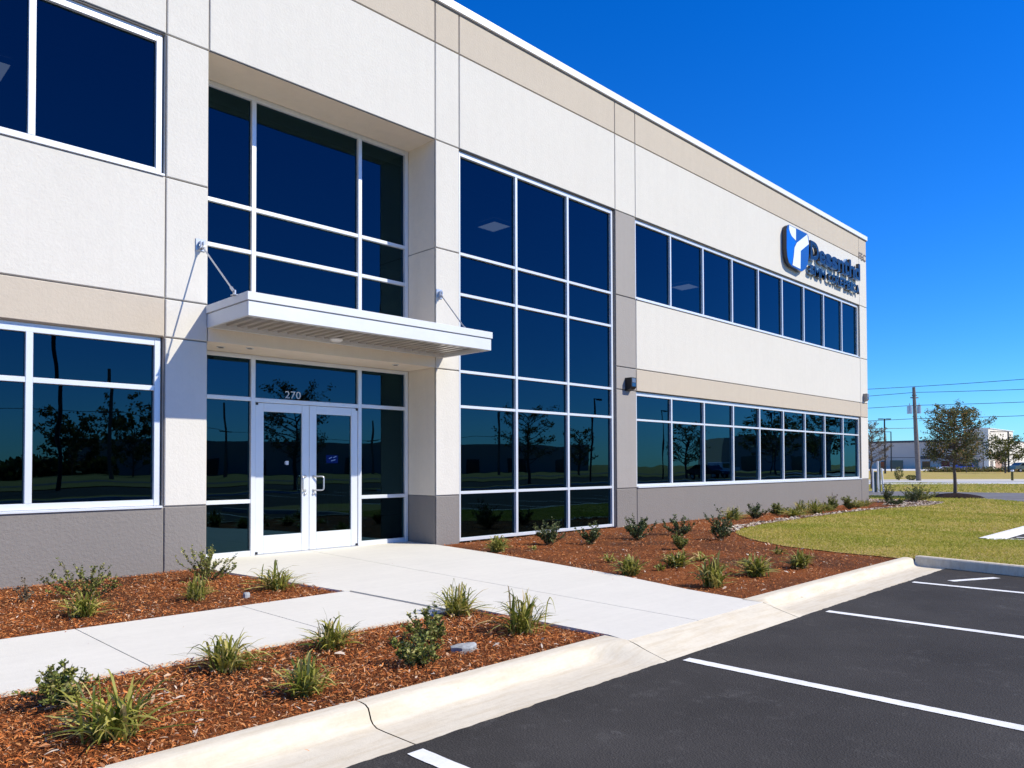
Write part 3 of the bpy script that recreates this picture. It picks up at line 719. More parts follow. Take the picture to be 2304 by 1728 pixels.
for a, b in zip(brk, brk[1:]):
    n = max(4, int((b-a)/.06)); rows = []
    for i in range(n+1):
        x = a+.0045+(b-a-.009)*i/n; h = hfac(x)
        row = []
        for j, ((y1, z1), (y0_, z0_)) in enumerate(zip(P1, P0 if 4.745 <= x <= 6.95 else P0L)):
            wob = .0016*math.sin(x*9+j)+rnd.uniform(-.0008, .0008)
            sk = 0
            row.append((x, y0_+(y1-y0_)*h, z0_+(z1-z0_)*h+(wob if 1 < j < 9 else 0)))
        rows.append(row)
    base_i = len(kb.v); k = len(P1)
    for r_ in rows: kb.v += r_
    for i in range(n):
        for j in range(k-1):
            q = base_i+i*k+j; kb.f.append((q, q+1, q+k+1, q+k)); kb.mi.append(0)
o = kb.build('kerb', 'kerb', None, smooth=True); o['kind'] = 'structure'
def kerb_path(name, pts, width, zt, zb, mat, rnd_=.025):
    """kerb along pts; roadway on the left side of travel"""
    m = MB(); P = [Vector((p[0], p[1], 0)) for p in pts]; prof = [(width, zt-.12), (width, zt), (rnd_, zt+.002), (.006, zt-.012), (0, zt-rnd_), (-.02, zb), (-.02, zb-.05)]; rows = []
    for i, p in enumerate(P):
        t = (P[min(i+1, len(P)-1)]-P[max(i-1, 0)]).normalized(); nrm = Vector((t.y, -t.x, 0))
        rows.append([(p.x+nrm.x*u, p.y+nrm.y*u, z) for u, z in prof])
    k = len(prof)
    for r_ in rows: m.v += r_
    for i in range(len(rows)-1):
        for j in range(k-1): q = i*k+j; m.f.append((q, q+k, q+k+1, q+1)); m.mi.append(0)
    m.f.append(tuple(range(k))); m.mi.append(0)
    o = m.build(name, mat); o['kind'] = 'structure'
kerb_path('kerb', [(11.71-.045*i, -6.46-.22*i) for i in range(26)][::-1], .13, .030, -.10, 'kerb')
M['kerbw'] = m_concrete('new_kerb_concrete', (.80, .79, .77))
kerb_path('kerb', [(15.9, -12), (15.9, -8), (15.95, -7.0), (15.9, -6.62), (15.75, -6.48), (15.6, -6.46)][::-1][:0] or [(15.66, -6.47), (16.2, -6.47), (18, -6.47), (24, -6.47), (60, -6.47)][::-1], .14, .004, -.10, 'kerbw')
kerb_path('kerb', [(15.66, -6.47), (15.93, -6.62), (16.0, -7.0), (15.97, -12)], .13, -.004, -.10, 'kerbw')

# painted lines
def line(p, q, w=.1, z=-.094):
    m = MB(); p = Vector((*p, 0)); q = Vector((*q, 0)); d = (q-p).normalized(); nn = Vector((-d.y, d.x, 0))*w/2
    a, b = [], []; L = (q-p).length; n = max(2, int(L/.05)); rnd = random.Random(int(p.x*97))
    for i in range(n+1):
        c = p+d*(L*i/n); e1 = rnd.uniform(-.003, .003); e2 = rnd.uniform(-.003, .003)
        a.append(c+nn*(1+e1/w*2)); b.append(c-nn*(1+e2/w*2))
    for i in range(n): m.poly([(a[i].x, a[i].y, z), (b[i].x, b[i].y, z), (b[i+1].x, b[i+1].y, z), (a[i+1].x, a[i+1].y, z)], 'line')
    struct(m, 'parking_line')
for x in (-7.9, -5.35, -2.78, -.2, 2.365, 4.88, 7.43, 9.98): line((x, -6.955), (x, -12.2))
line((10.38, -7.26), (11.08, -7.60)); line((17.0, -6.56), (17.0, -12), .1); line((17.45, -6.56), (17.45, -12), .1)
for i in range(8): line((20+2.6*i, -6.56), (20+2.6*i, -12))
for i in range(18): line((-12+2.7*i, -20), (-12+2.7*i, -25.5))
# far islands of the lot (seen mirrored in the glass)
for x0, x1, y0_, y1_ in ((-20, 22, -27.4, -25.6), (26, 90, -27.4, -25.6)):
    m = MB(); m.flat([(x0, y0_), (x1, y0_), (x1, y1_), (x0, y1_)], .0, 'lawn'); struct(m, 'grass_island')
    kerb_path('kerb', [(x0, y1_), (x1, y1_)], .13, .006, -.10, 'kerbw')

# street
rv = Vector((.705, -.7092, 0)); fv = Vector((.7092, .705, 0)); cam0 = Vector((0, -10, 0))
def strip(name, d0, d1, z, mat, s0=-6, s1=90):
    P = [cam0+fv*d0+rv*s0, cam0+fv*d0+rv*s1, cam0+fv*d1+rv*s1, cam0+fv*d1+rv*s0]
    m = MB(); m.flat([(p.x, p.y) for p in P], z, mat); struct(m, name)
M['streetc'] = m_concrete('street_concrete', (.66, .645, .61)); M['streetd'] = m_concrete('street_gutter', (.30, .28, .25)); M['streety'] = m_concrete('old_sidewalk', (.60, .55, .44))
strip('street', 50.5, 55.0, 0.0, 'streetc', 8); strip('gutter', 55.2, 57.2, -.003, 'streetd', 8); strip('street', 57.3, 60.0, 0.0, 'streetc', 8); strip('sidewalk', 60.2, 66.5, .002, 'streety', 8)
strip('forecourt', 158, 400, 0.0, 'streetc', -60, 200)

# ------------------------------------------------------------------ plants
def strappy(name, x, y, h, w, mat, seed, label, group, nb=None):
    rnd = random.Random(seed); m = MB(); nb = nb or int(80+60*min(1, w/.45)); far = x > 6.5
    for i in range(nb):
        kind = rnd.random(); a = rnd.uniform(0, 2*math.pi); L = h*rnd.uniform(.45, 1.2); out = rnd.random()**.7*w*.72; bw = rnd.uniform(.0035, .0085)*(1.7 if far else 1)
        if kind < .25: L = h*rnd.uniform(.25, .6); out = w*rnd.uniform(.3, .75)
        bx, by = x+rnd.gauss(0, w*.11), y+rnd.gauss(0, w*.11); dr = Vector((math.cos(a), math.sin(a), 0)); sd = Vector((-dr.y, dr.x, 0))
        hz = L*rnd.uniform(.75, 1.0)*(1-.5*min(1, out/(w*.72))**1.6); ns = 5; droop = rnd.random()**1.5*1.2 if kind < .8 else 0
        tw = rnd.uniform(-.9, .9); cv = rnd.uniform(-.25, .25)*out; pts = []
        for k in range(ns+1):
            t = k/ns; p = Vector((bx, by, -.02))+dr*(out*t**1.3)+sd*(cv*t*t)+Vector((0, 0, hz*(math.sin(min(t*math.pi*(.5+.32*droop), 2.9)))+.02*t)); wd = bw*(1-t**2.5)*(.7+.6*math.sin(t*2.2)+.1)
            s2 = (sd*math.cos(tw*t)+Vector((0, 0, 1))*math.sin(tw*t))*max(wd, .0004); pts.append((p-s2, p+s2))
        b = len(m.v)
        for p, q in pts: m.v += [tuple(p), tuple(q)]
        for k in range(ns): m.f.append((b+2*k, b+2*k+1, b+2*k+3, b+2*k+2)); m.mi.append(0)
    return tag(m.build(name, mat, None, origin=(x, y, 0)), label, 'plant', group)
def leafy(name, x, y, h, w, mat, seed, label, group, ns=None, dens=1.0):
    rnd = random.Random(seed); t0 = empty(name, (x, y, 0), label, 'shrub', group); st_, lf = MB(), MB(); ns = ns or rnd.randint(17, 23)
    sz = .021 if x < 8 else .030
    for i in range(ns):
        a = rnd.uniform(0, 2*math.pi); out = rnd.uniform(.1, 1.1)*w*.5; hh = h*(rnd.uniform(.62, 1.12) if i < ns*.55 else rnd.uniform(.3, .7))*(1-.3*min(1, out/(w*.5))**2)
        dr = Vector((math.cos(a), math.sin(a), 0)); P = []; bend = rnd.uniform(.5, 1.2); bx, by = rnd.gauss(0, w*.06), rnd.gauss(0, w*.06)
        for k in range(6):
            t = k/5; P.append(Vector((x+bx, y+by, -.02))+dr*(out*t**bend)+Vector((rnd.gauss(0, .008), rnd.gauss(0, .008), hh*t)))
        st_.tube(P, [.0045*(1-.7*k/5) for k in range(6)], 5, 'stem')
        br = [P]
        for _ in range(rnd.randint(2, 4)):
            k = rnd.randint(1, 4); s_ = P[k]; a2 = a+rnd.uniform(-1.5, 1.5); L = h*rnd.uniform(.15, .34)
            Q = [s_, s_+Vector((math.cos(a2), math.sin(a2), .8)).normalized()*L*.5, s_+Vector((math.cos(a2), math.sin(a2), 1.2)).normalized()*L]
            st_.tube(Q, [.003, .0025, .001], 4, 'stem'); br.append(Q)
        for Q in br:
            nl = int((20 if Q is P else 11)*dens)
            for q in range(nl):
                t = .08+.92*rnd.random()**.85; f = t*(len(Q)-1); k = min(int(f), len(Q)-2); p = Q[k].lerp(Q[k+1], f-k)
                ll = sz*rnd.uniform(.7, 1.7); az = rnd.uniform(0, 2*math.pi); el = rnd.uniform(-.2, 1.1)
                d = Vector((math.cos(az)*math.cos(el), math.sin(az)*math.cos(el), math.sin(el))); s2 = d.cross(Vector((rnd.uniform(-1, 1), rnd.uniform(-1, 1), rnd.uniform(-.4, 1)))).normalized()*ll*.3
                up = d.cross(s2).normalized()*ll*.12
                a1, b1, c1, e1 = p, p+d*ll*.5+s2+up, p+d*ll, p+d*ll*.5-s2+up
                lf.poly([a1, b1, c1]); lf.v.append(tuple(e1)); b = len(lf.v); lf.f.append((b-4, b-2, b-1)); lf.mi.append(0)
    st_.build('stem', None, t0); lf.build('foliage', mat, t0); return t0
G1, G2 = 'strappy clumps in the mulch beds', 'leafy shrubs in the mulch beds'
PL = [
('L', 2.50, -1.20, .42, .70, 'leafmid', 'wide leafy green shrub against the gray base at far left'),
('S', 2.14, -2.34, .24, .35, 'strap', 'upright green clump in front of the wide leafy shrub at far left'),
('L', 1.96, -1.14, .21, .15, 'sparse', 'tiny thin shrub left of the wide leafy shrub'),
('L', 3.80, -1.08, .44, .58, 'leafmid', 'leafy green shrub at the foot of the left entrance pilaster'),
('S', 3.19, -2.30, .26, .29, 'strapy', 'pale green clump below the shrub by the left entrance pilaster'),
('S', 4.10, -2.29, .28, .50, 'strap', 'spiky clump in the corner between sidewalk and entrance plaza'),
('L', 1.27, -5.12, .24, .42, 'leafmid', 'leafy clump at the sidewalk edge, lower left corner of the front bed'),
('S', 1.29, -5.88, .28, .46, 'strap', 'largest arching yellow green clump near the kerb at lower left'),
('S', 2.25, -5.09, .26, .38, 'strap', 'spiky clump touching the sidewalk edge, middle left of the front bed'),
('S', 2.33, -5.94, .24, .29, 'strap', 'compact bright clump near the kerb, second from lower left'),
('S', 3.05, -5.08, .26, .32, 'strap', 'tall bladed clump at the sidewalk edge left of the bushy pair'),
('L', 3.20, -5.91, .22, .32, 'leafmid', 'bushy shrub with fine leaves left of the flat stone'),
('L', 3.72, -5.40, .25, .42, 'leafmid', 'bushy shrub directly behind the flat stone'),
('S', 4.55, -4.78, .28, .40, 'strap', 'dark bladed clump where sidewalk meets plaza in the front bed'),
('S', 4.42, -5.73, .33, .42, 'strap', 'tall seeded clump at the plaza edge right of the flat stone'),
('S', 8.29, -1.41, .26, .31, 'strapy', 'yellow green clump left of the shrubs under the tall curtain wall'),
('L', 9.64, -1.32, .43, .50, 'leafdark', 'dense dark shrub below the middle pane of the tall curtain wall'),
('L', 10.22, -1.76, .34, .42, 'leafdark', 'dark shrub below the right pane of the tall curtain wall'),
('L', 11.45, -1.87, .46, .49, 'leafdark', 'dark shrub in front of the gray pilaster joint'),
('L', 12.62, -2.01, .38, .56, 'leafdark', 'broad shrub before the gray base just right of the pilaster'),
('L', 12.34, -3.04, .54, .52, 'leafdark', 'darkest tall shrub where the mulch meets the lawn tip'),
('L', 10.55, -3.34, .27, .25, 'leafmid', 'small shrub between the broad shrub and the low spreading clump'),
('S', 8.76, -4.43, .21, .37, 'strap', 'low spreading clump in the middle of the right bed'),
('S', 9.56, -4.32, .13, .28, 'strap', 'very low tuft right of the spreading clump in the right bed'),
('S', 7.67, -4.43, .25, .32, 'strapy', 'pale striped clump nearest the plaza in the right bed'),
('S', 8.53, -3.48, .10, .25, 'strap', 'very low dark tuft behind the pale striped clump'),
('S', 7.58, -5.63, .34, .34, 'strapy', 'tallest yellow clump beside the plaza and kerb in the right bed'),
('S', 8.68, -5.58, .24, .41, 'strap', 'spreading clump second from the plaza along the right kerb'),
('S', 9.72, -5.66, .23, .30, 'strapy', 'pale clump third from the plaza along the right kerb'),
('S', 11.01, -4.75, .12, .20, 'strap', 'small tuft near the lawn boundary of the right bed'),
('S', 8.27, -4.46, .08, .12, 'strap', 'tiny sprig beside the pale striped clump'),
('S', 8.84, -1.68, .08, .12, 'strap', 'tiny green sprig under the left pane of the curtain wall'),
('S', 17.04, -.73, .30, .38, 'strapy', 'feathery pale grass clump against the gray base'),
('L', 17.89, -.86, .34, .39, 'leafdark', 'dark shrub just right of the feathery pale grass clump'),
('L', 19.56, -.67, .28, .40, 'leafmid', 'first green shrub of the row along the gray base past the lawn tip'),
('S', 19.32, -1.24, .20, .40, 'strap', 'low clump at the pebble edge before the row along the base'),
('S', 20.1, -1.05, .36, .32, 'strap', 'tall clump in the row along the gray base'),
('S', 20.9, -1.15, .36, .42, 'strap', 'widest arching clump in the row along the gray base'),
('S', 22.27, -.89, .18, .30, 'strapy', 'yellowish low clump in the row along the gray base'),
('L', 24.3, -.25, .45, .16, 'sparse', 'thin tall sprig against the gray base under the ribbon window'),
('L', 22.76, -.83, .36, .30, 'leafmid', 'loose shrub in the row beneath the right part of the ribbon window'),
('L', 23.6, -1.05, .34, .30, 'leafmid', 'reddish stemmed loose shrub near the end of the row'),
('S', 24.46, -.90, .20, .36, 'strapy', 'bright yellow green clump near the building corner'),
('S', 25.67, -.73, .18, .36, 'strapy', 'last yellow green clump before the building corner'),
('L', 28.45, -.5, .58, .42, 'leafdark', 'dark shrub right at the building corner'),
('L', 26.9, -1.25, .24, .60, 'leafdark', 'low spreading shrub in the pebbles at the corner'),
('L', 29.2, -1.15, .56, .50, 'leafdark', 'round dark shrub in front of the green enclosure'),
('L', 30.1, -1.05, .60, .75, 'leafmid', 'largest green shrub right of the building corner'),
('L', 31.7, -.75, .36, .65, 'leafmid', 'low shrub farthest right past the building corner'),
]
for i, (t, x, y, h, w, mt, lb) in enumerate(PL):
    far = x > 17; w *= 1.15 if not far else 1.5; h *= 1.05 if not far else 1.15
    if t == 'S': strappy('strappy_plant', x, y, h, w, mt, 100+i, lb, G1, nb=None if h > .15 else 26)
    else: leafy('leafy_shrub', x, y, h, w, mt, 100+i, lb, G2, ns=(6 if mt == 'sparse' else (26 if far else None)), dens=1.25 if mt == 'leafdark' else (.5 if mt == 'sparse' else 1.6))

# flat stone
def stone(x, y, rx, ry, h, seed, label):
    rnd = random.Random(seed); m = MB(); n = 11; rings = []
    for k, (s, z) in enumerate(((1.0, -.03), (1.03, h*.5), (.86, h*.9), (.45, h))):
        b = len(m.v)
        for j in range(n):
            a = 2*math.pi*j/n; r_ = s*(1+.12*math.sin(3*a+seed)+.05*math.sin(7*a)); m.v.append((x+rx*r_*math.cos(a), y+ry*r_*math.sin(a), z+rnd.uniform(-.004, .004)))
        rings.append(b)
    for a, b in zip(rings, rings[1:]):
        for j in range(n): m.f.append((a+j, a+(j+1) % n, b+(j+1) % n, b+j)); m.mi.append(0)
    m.f.append(tuple(rings[-1]+j for j in range(n))); m.mi.append(0)
    tag(m.build('stone', 'rock', None, origin=(x, y, 0)), label, 'stone')
M['rock'] = m_flat('pale_rock', (.33, .34, .34), .85, var=.3, vs=18, bump=.7)
stone(3.72, -5.80, .105, .075, .02, 1, 'flat pale gray stone lying in the front mulch bed')
stone(3.63, -2.50, .035, .03, .03, 2, 'small gray stone in the bed near the left entrance pilaster')

# ------------------------------------------------------------------ trees
def tree(x, y, zb, H_, trunk_h, rad, nleaf, leafmat, seed, label, group=None, tr=.07, lsize=.09, nl=38, up=.5, flat=.75, name='street_tree'):
    rnd = random.Random(seed); t0 = empty(name, (x, y, zb), label, 'tree', group); tk = MB(); V = []; 
    top = Vector((x, y, zb+H_*.93)); b0 = Vector((x, y, zb-.1))
    P = [b0+(top-b0)*(k/8)+Vector((rnd.gauss(0, .02), rnd.gauss(0, .02), 0))*k*.5 for k in range(9)]
    tk.tube(P, [tr*(1-.85*(k/8)**1.1) for k in range(9)], 8, 'bark'); segs = []
    cz = trunk_h+(H_-trunk_h)*.40
    for i in range(nl):
        f = (trunk_h/H_)+(1-trunk_h/H_)*(i/nl)**1.05*.92; z = f*H_; s_ = b0.lerp(top, min(1, f/.93)); a = i*2.4+rnd.uniform(-.5, .5)
        rel = (z-cz)/(H_-cz) if z > cz else (cz-z)/(cz-trunk_h)*.35
        rr = rad*math.sqrt(max(.05, 1-rel*rel))*rnd.uniform(.72, 1.12); elev = up*rnd.uniform(.3, 1.3)+.5*max(0, rel)
        d = Vector((math.cos(a), math.sin(a), 0)); Q = [s_]
        for k in range(1, 5):
            t = k/4; Q.append(s_+d*rr*t+Vector((rnd.gauss(0, .05), rnd.gauss(0, .05), rr*elev*t**1.2*.8+rnd.gauss(0, .03)))*(rad/1.8))
        tk.tube(Q, [tr*.33*(1-.85*k/4) for k in range(5)], 5, 'bark', caps=False); segs.append(Q)
        for _ in range(4):
            k = rnd.randint(1, 3); s2 = Q[k].lerp(Q[k+1], rnd.random()); a2 = a+rnd.uniform(-1.1, 1.1); L = rr*rnd.uniform(.22, .5)
            d2 = Vector((math.cos(a2), math.sin(a2), rnd.uniform(.1, 1.1))).normalized(); Q2 = [s2, s2+d2*L*.5+Vector((0, 0, rnd.gauss(0, .04))), s2+d2*L]
            tk.tube(Q2, [tr*.12, tr*.08, tr*.03], 4, 'bark', caps=False); segs.append(Q2)
    tk.build('trunk', None, t0)
    rng = np.random.default_rng(seed); S = len(segs); cent = np.zeros((nleaf, 3)); 
    pick = rng.integers(0, S, nleaf); tt = rng.random(nleaf)**.7
    for i in range(nleaf):
        Q = segs[pick[i]]; f = (.25+.75*tt[i])*(len(Q)-1); k = min(int(f), len(Q)-2); cent[i] = Q[k].lerp(Q[k+1], f-k)
    cent += rng.normal(0, .06*rad/1.8*1.6, (nleaf, 3))
    d = rng.normal(0, 1, (nleaf, 3)); d /= np.linalg.norm(d, axis=1)[:, None]; e_ = rng.normal(0, 1, (nleaf, 3)); s = np.cross(d, e_); s /= np.linalg.norm(s, axis=1)[:, None]
    L = (lsize*rng.uniform(.6, 1.4, nleaf))[:, None]
    V = np.stack([cent-d*L*.5, cent+s*L*.28, cent+d*L*.5, cent-s*L*.28], 1).reshape(-1, 3)
    npmesh('crown', V, np.arange(4*nleaf).reshape(-1, 4), leafmat, t0, origin=(x, y, zb))
    return t0
tree(34.27, -1.17, .14, 3.5, 1.20, 1.10, 13500, 'treeleaf', 11, 'young sparse tree with orange tinted top standing on the lawn', tr=.075, lsize=.066, nl=84, up=.40)
# mulch mound
m = MB(); n = 28; rings = []
for s_, z in ((1.05, -.02), (.85, .06), (.5, .13), (.12, .17)):
    b = len(m.v)
    for j in range(n): a = 2*math.pi*j/n; r_ = s_*(1+.06*math.sin(5*a)+.04*math.sin(11*a)); m.v.append((34.27+r_*math.cos(a), -1.17+r_*math.sin(a), z))
    rings.append(b)
for a, b in zip(rings, rings[1:]):
    for j in range(n): m.f.append((a+j, a+(j+1) % n, b+(j+1) % n, b+j)); m.mi.append(0)
m.f.append(tuple(rings[-1]+j for j in range(n))); m.mi.append(0)
M['darkmulch'] = m_ground('dark_mulch', [(.3, (.012, .007, .006)), (.7, (.06, .035, .028))], 14, 1, .06)
mm = m.build('mulch_mound', 'darkmulch', None, origin=(34.27, -1.17, 0)); tag(mm, 'dark mulch mound round the foot of the young tree', 'mulch mound')
tree(43.5, 5.3, 0, 4.6*.74, 1.9*.74, .95, 4200, 'sparse', 12, 'nearly bare tree behind the right corner of the building', tr=.07, lsize=.06, nl=34, up=1.3)
tree(128.7, 16.6, -.02, 4.5, 1.2, 2.7, 3200, 'treeleafg', 13, 'round green tree before the sunlit arch at far right', tr=.12, lsize=.26, nl=40, up=.4)
tree(136, 23.4, -.02, 3.3, 1.1, 1.3, 900, 'treeleafg', 14, 'small yellow green tree behind the young tree trunk', tr=.08, lsize=.2, nl=24)
tree(150, 46, -.02, 6.8, 1.5, 1.3, 900, 'treeleaf', 15, 'narrow tree behind the utility pole by the gray warehouse', tr=.1, lsize=.22, nl=26)

def bush(x, y, w, h, mat, seed, label, n=500, ls=.1, zb=0):
    rng = np.random.default_rng(seed); t0 = empty('roadside_bush', (x, y, zb), label, 'bush'); u = rng.normal(0, 1, (n, 3)); u /= np.linalg.norm(u, axis=1)[:, None]; u *= rng.uniform(.4, 1, n)[:, None]**.5
    c = np.stack([x+u[:, 0]*w/2, y+u[:, 1]*w/2, zb+h/2+u[:, 2]*h/2], 1); d = rng.normal(0, 1, (n, 3)); d /= np.linalg.norm(d, axis=1)[:, None]; s = np.cross(d, rng.normal(0, 1, (n, 3))); s /= np.linalg.norm(s, axis=1)[:, None]
    V = np.stack([c-d*ls*.5, c+s*ls*.3, c+d*ls*.5, c-s*ls*.3], 1).reshape(-1, 3); npmesh('foliage', V, np.arange(4*n).reshape(-1, 4), mat, t0, origin=(x, y, zb))
    m = MB()
    for k in range(5): a = k*1.25; m.tube([(x, y, zb-.05), (x+math.cos(a)*w*.3, y+math.sin(a)*w*.3, zb+h*.7)], [.02, .008], 5, 'stem')
    m.build('stem', None, t0)
bush(67.6, 11.6, .75, 1.15, 'treeleafg', 21, 'upright yellow green bush left of the utility pole'); bush(68.6, 10.9, .95, .45, 'treeleafg', 22, 'low yellow green bush beside the utility pole')

# utility pole, transformer, wires
up = empty('utility_pole', (66.96, 9.88, 0), 'leaning weathered wooden utility pole with transformer cans', 'utility pole')
m = MB(); m.tube([(66.96, 9.88, -.1), (66.75, 9.97, 3.8), (66.58, 10.04, 7.6)], [.20, .17, .12], 12, 'woodpole'); m.build('pole', None, up)
for dx, dz in ((-.42, 0), (.36, .02)):
    m = MB(); c = Vector((66.66, 10.01, 0))+rv*dx; m.tube([(c.x, c.y, 5.45+dz), (c.x, c.y, 6.1+dz)], .2 if dx < 0 else .15, 14, 'steel')
    m.tube([(c.x, c.y, 6.1+dz), (c.x, c.y, 6.3+dz)], .035, 6, 'steel'); m.build('transformer', None, up)
for z, L in ((6.75, .32), (6.95, .18), (5.2, .15)):
    m = MB(); a = Vector((66.63, 10.02, z))-rv*L; b = Vector((66.63, 10.02, z))+rv*L; m.tube([a, b], .05, 6, 'woodpole'); m.build('crossarm', None, up)
m = MB(); m.tube([(66.60, 10.01, 7.53), (66.60, 10.01, 7.65)], .045, 6, 'steel'); m.build('insulator', None, up)
W_ = [((66.6, 10.01, 7.65), (64.04, 14.6, 7.55), (65.2, 2.22, 7.60), 'topmost'), ((66.61, 10.02, 7.18), (65.85, 15.3, 7.08), (68.03, 2.76, 7.10), 'second highest'),
      ((66.62, 10.04, 6.13), (65.03, 15.0, 6.03), (67.28, 2.64, 6.08), 'middle'), ((66.64, 10.05, 5.04), (64.39, 14.76, 4.94), (66.31, 2.47, 5.0), 'second lowest'), ((66.65, 10.07, 4.28), (60.98, 13.46, 4.19), (69.35, 3.05, 4.2), 'lowest')]
M['wire'] = m_flat('wire', (.03, .03, .035), .6)
for p, l_, r_, nm in W_:
    p, l_, r_ = Vector(p), Vector(l_), Vector(r_); m = MB(); r2 = p+(r_-p)*2.2; l2 = p+(l_-p)*2.5; pts = []
    for k in range(13): t = k/12; q = l2.lerp(p, t); q.z -= .10*4*t*(1-t)*.5; pts.append(q)
    for k in range(1, 13): t = k/12; q = p.lerp(r2, t); q.z -= .10*4*t*(1-t); pts.append(q)
    if nm == 'lowest': pts = pts[:13]
    m.tube(pts, .021, 5, 'wire'); tag(m.build('power_line', None, None, origin=p), nm+' power line running to the leaning utility pole', 'wire', 'power lines')

def lamp_post(x, y, z0, zt, label, arm=None, heads=1, r=.07, group=None, dirv=None):
    t = empty('lamp_post', (x, y, z0), label, 'street lamp', group); m = MB(); m.tube([(x, y, z0-.1), (x, y, zt)], [r, r*.75], 10, 'dark'); m.build('post', None, t)
    h = MB(); dv = dirv or rv
    for s_ in ((1,) if heads == 1 else (-1, 1)):
        a = Vector((x, y, zt-.05)); b = a+dv*s_*(arm or .5); h.tube([a, b], r*.5, 6, 'dark'); nrm = Vector((-dv.y, dv.x, 0))
        c = b+dv*s_*.28; k = len(h.v)
        for zz in (-.07, .07):
            for p_, q_ in ((-.3, -.16), (.3, -.16), (.3, .16), (-.3, .16)): v = c+dv*p_+nrm*q_; h.v.append((v.x, v.y, v.z+zz))
        for q in ((0, 3, 2, 1), (4, 5, 6, 7), (0, 1, 5, 4), (1, 2, 6, 5), (2, 3, 7, 6), (3, 0, 4, 7)): h.f.append(tuple(k+i for i in q)); h.mi.append(0)
    h.build('lamp_head', 'dark', t)
lamp_post(116.2, 28.97, -.02, 7.98, 'tall slim lamp post rising behind the bare tree', .3, 2, .14)
lamp_post(148.8, 38.8, -.02, 7.4, 'lamp post with one arm behind the gray warehouse roofline', 3.0, 1, .12, dirv=-rv)
lamp_post(140.6, 18.6, -.02, 6.5, 'lamp post with one long arm in front of the sunlit white tower', 2.2, 1, .14, dirv=-rv)
m = MB(); m.tube([(71.82, 4.37, -.02), (71.82, 4.37, .72)], .09, 8, 'postg'); m.tube([(71.82, 4.37, .721), (71.82, 4.37, .82)], .10, 8, 'sgwhite') if False else None
M['postg'] = m_flat('olive_post', (.12, .10, .02), .7)
m = MB(); m.tube([(71.82, 4.37, -.02), (71.82, 4.37, .72)], .09, 8, 'postg'); m.box(71.72, 71.98, 4.27, 4.47, .725, .86, 'coping', .02)
tag(m.build('marker_post', None, None, origin=(71.82, 4.37, 0)), 'short olive marker post with a white cap beside the far sidewalk', 'post')

# green enclosure with white leaning posts
M['teal'] = m_flat('teal_panel', (.08, .125, .12), .6, var=.2, vs=4)
en = empty('utility_enclosure', (40.4, 3.7, 0), 'green gray utility enclosure with white leaning posts beyond the corner shrubs', 'enclosure')
def atd(s_, d, z): v = cam0+fv*d+rv*s_; return Vector((v.x, v.y, z))
X = lambda u: (u-1152)/1698.8*36.5
for u0, u1, zt in ((1964, 1963, 1.1), (1975.5, 1974.5, 1.5), (1987.5, 1983, 1.15)):
    m = MB(); m.tube([atd(X(u0), 36.5, -.05), atd(X(u1), 36.5, zt)], .045, 8, 'coping'); m.build('post', None, en)
for ua, ub, zt, dd in ((1965.5, 1974, .98, .1), (1976.5, 1983, 1.42, .12)):
    m = MB(); a = atd(X(ua), 36.5+dd, 0); b = atd(X(ub), 36.5+dd, 0); t_ = (b-a).normalized(); nn = Vector((-t_.y, t_.x, 0))*.03; k = len(m.v)
    for zz in (0.0, zt):
        for v in (a-nn, b-nn, b+nn, a+nn): m.v.append((v.x, v.y, zz))
    for q in ((0, 3, 2, 1), (4, 5, 6, 7), (0, 1, 5, 4), (1, 2, 6, 5), (2, 3, 7, 6), (3, 0, 4, 7)): m.f.append(tuple(k+i for i in q)); m.mi.append(0)
    m.build('side_panel', 'teal', en)

# ------------------------------------------------------------------ far warehouse
M['wh_gray'] = m_flat('warehouse_gray', (.52, .44, .36), .9, var=.04, vs=.2); M['wh_cream'] = m_flat('warehouse_cream', (.66, .60, .50), .9, var=.04, vs=.2)
M['wh_trim'] = m_flat('warehouse_trim', (.06, .06, .07), .7); M['wh_door'] = m_flat('brown_door', (.25, .10, .03), .7); M['wh_red'] = m_flat('dark_red_door', (.22, .02, .03), .6)
M['wh_glass'] = m_flat('warehouse_window', (.02, .035, .045), .12, 0, .6); M['orange'] = m_flat('orange_paint', (.5, .10, .02), .6)
wh = empty('warehouse', (229.8, 56, -.3), 'long gray warehouse with dark roof edge, brown door and sunlit white entrance tower', 'building')
m = MB(); m.box(229.8, 300, 42.6, 120, -.3, 7.45, 'wh_gray'); m.box(229.6, 300, 42.4, 120.2, 7.46, 8.0, 'wh_trim'); m.box(229.74, 229.79, 42.7, 66.2, 3.15, 3.28, 'wh_trim'); m.build('wall', None, wh)
m = MB(); m.box(229.68, 229.76, 62.25, 65.65, -.3, 2.43, 'wh_glass'); m.build('window', None, wh)
m = MB(); m.box(229.7, 229.78, 55.27, 57.26, -.3, 2.13, 'wh_door'); m.build('door', None, wh)
m = MB(); m.box(229.6, 229.7, 54.45, 57.6, 2.72, 3.6, 'wh_trim'); m.build('sign_board', None, wh)
m = MB(); m.box(229.6, 229.78, 50.42, 52.46, -.3, 2.22, 'wh_red'); m.build('loading_door', None, wh)
m = MB(); m.box(229.6, 229.78, 43.6, 45.0, -.3, 2.42, 'wh_glass'); m.build('window', None, wh)
m = MB()
tw_x0, tw_x1 = 229.9, 257.9
m.box(tw_x0, 236.6, 41.2, 42.38, 2.3, 8.0, 'wh_cream'); m.box(tw_x0, 231.2, 41.2, 42.38, -.3, 2.29, 'wh_cream'); m.box(234.6, 236.6, 41.2, 42.38, -.3, 2.29, 'wh_cream')
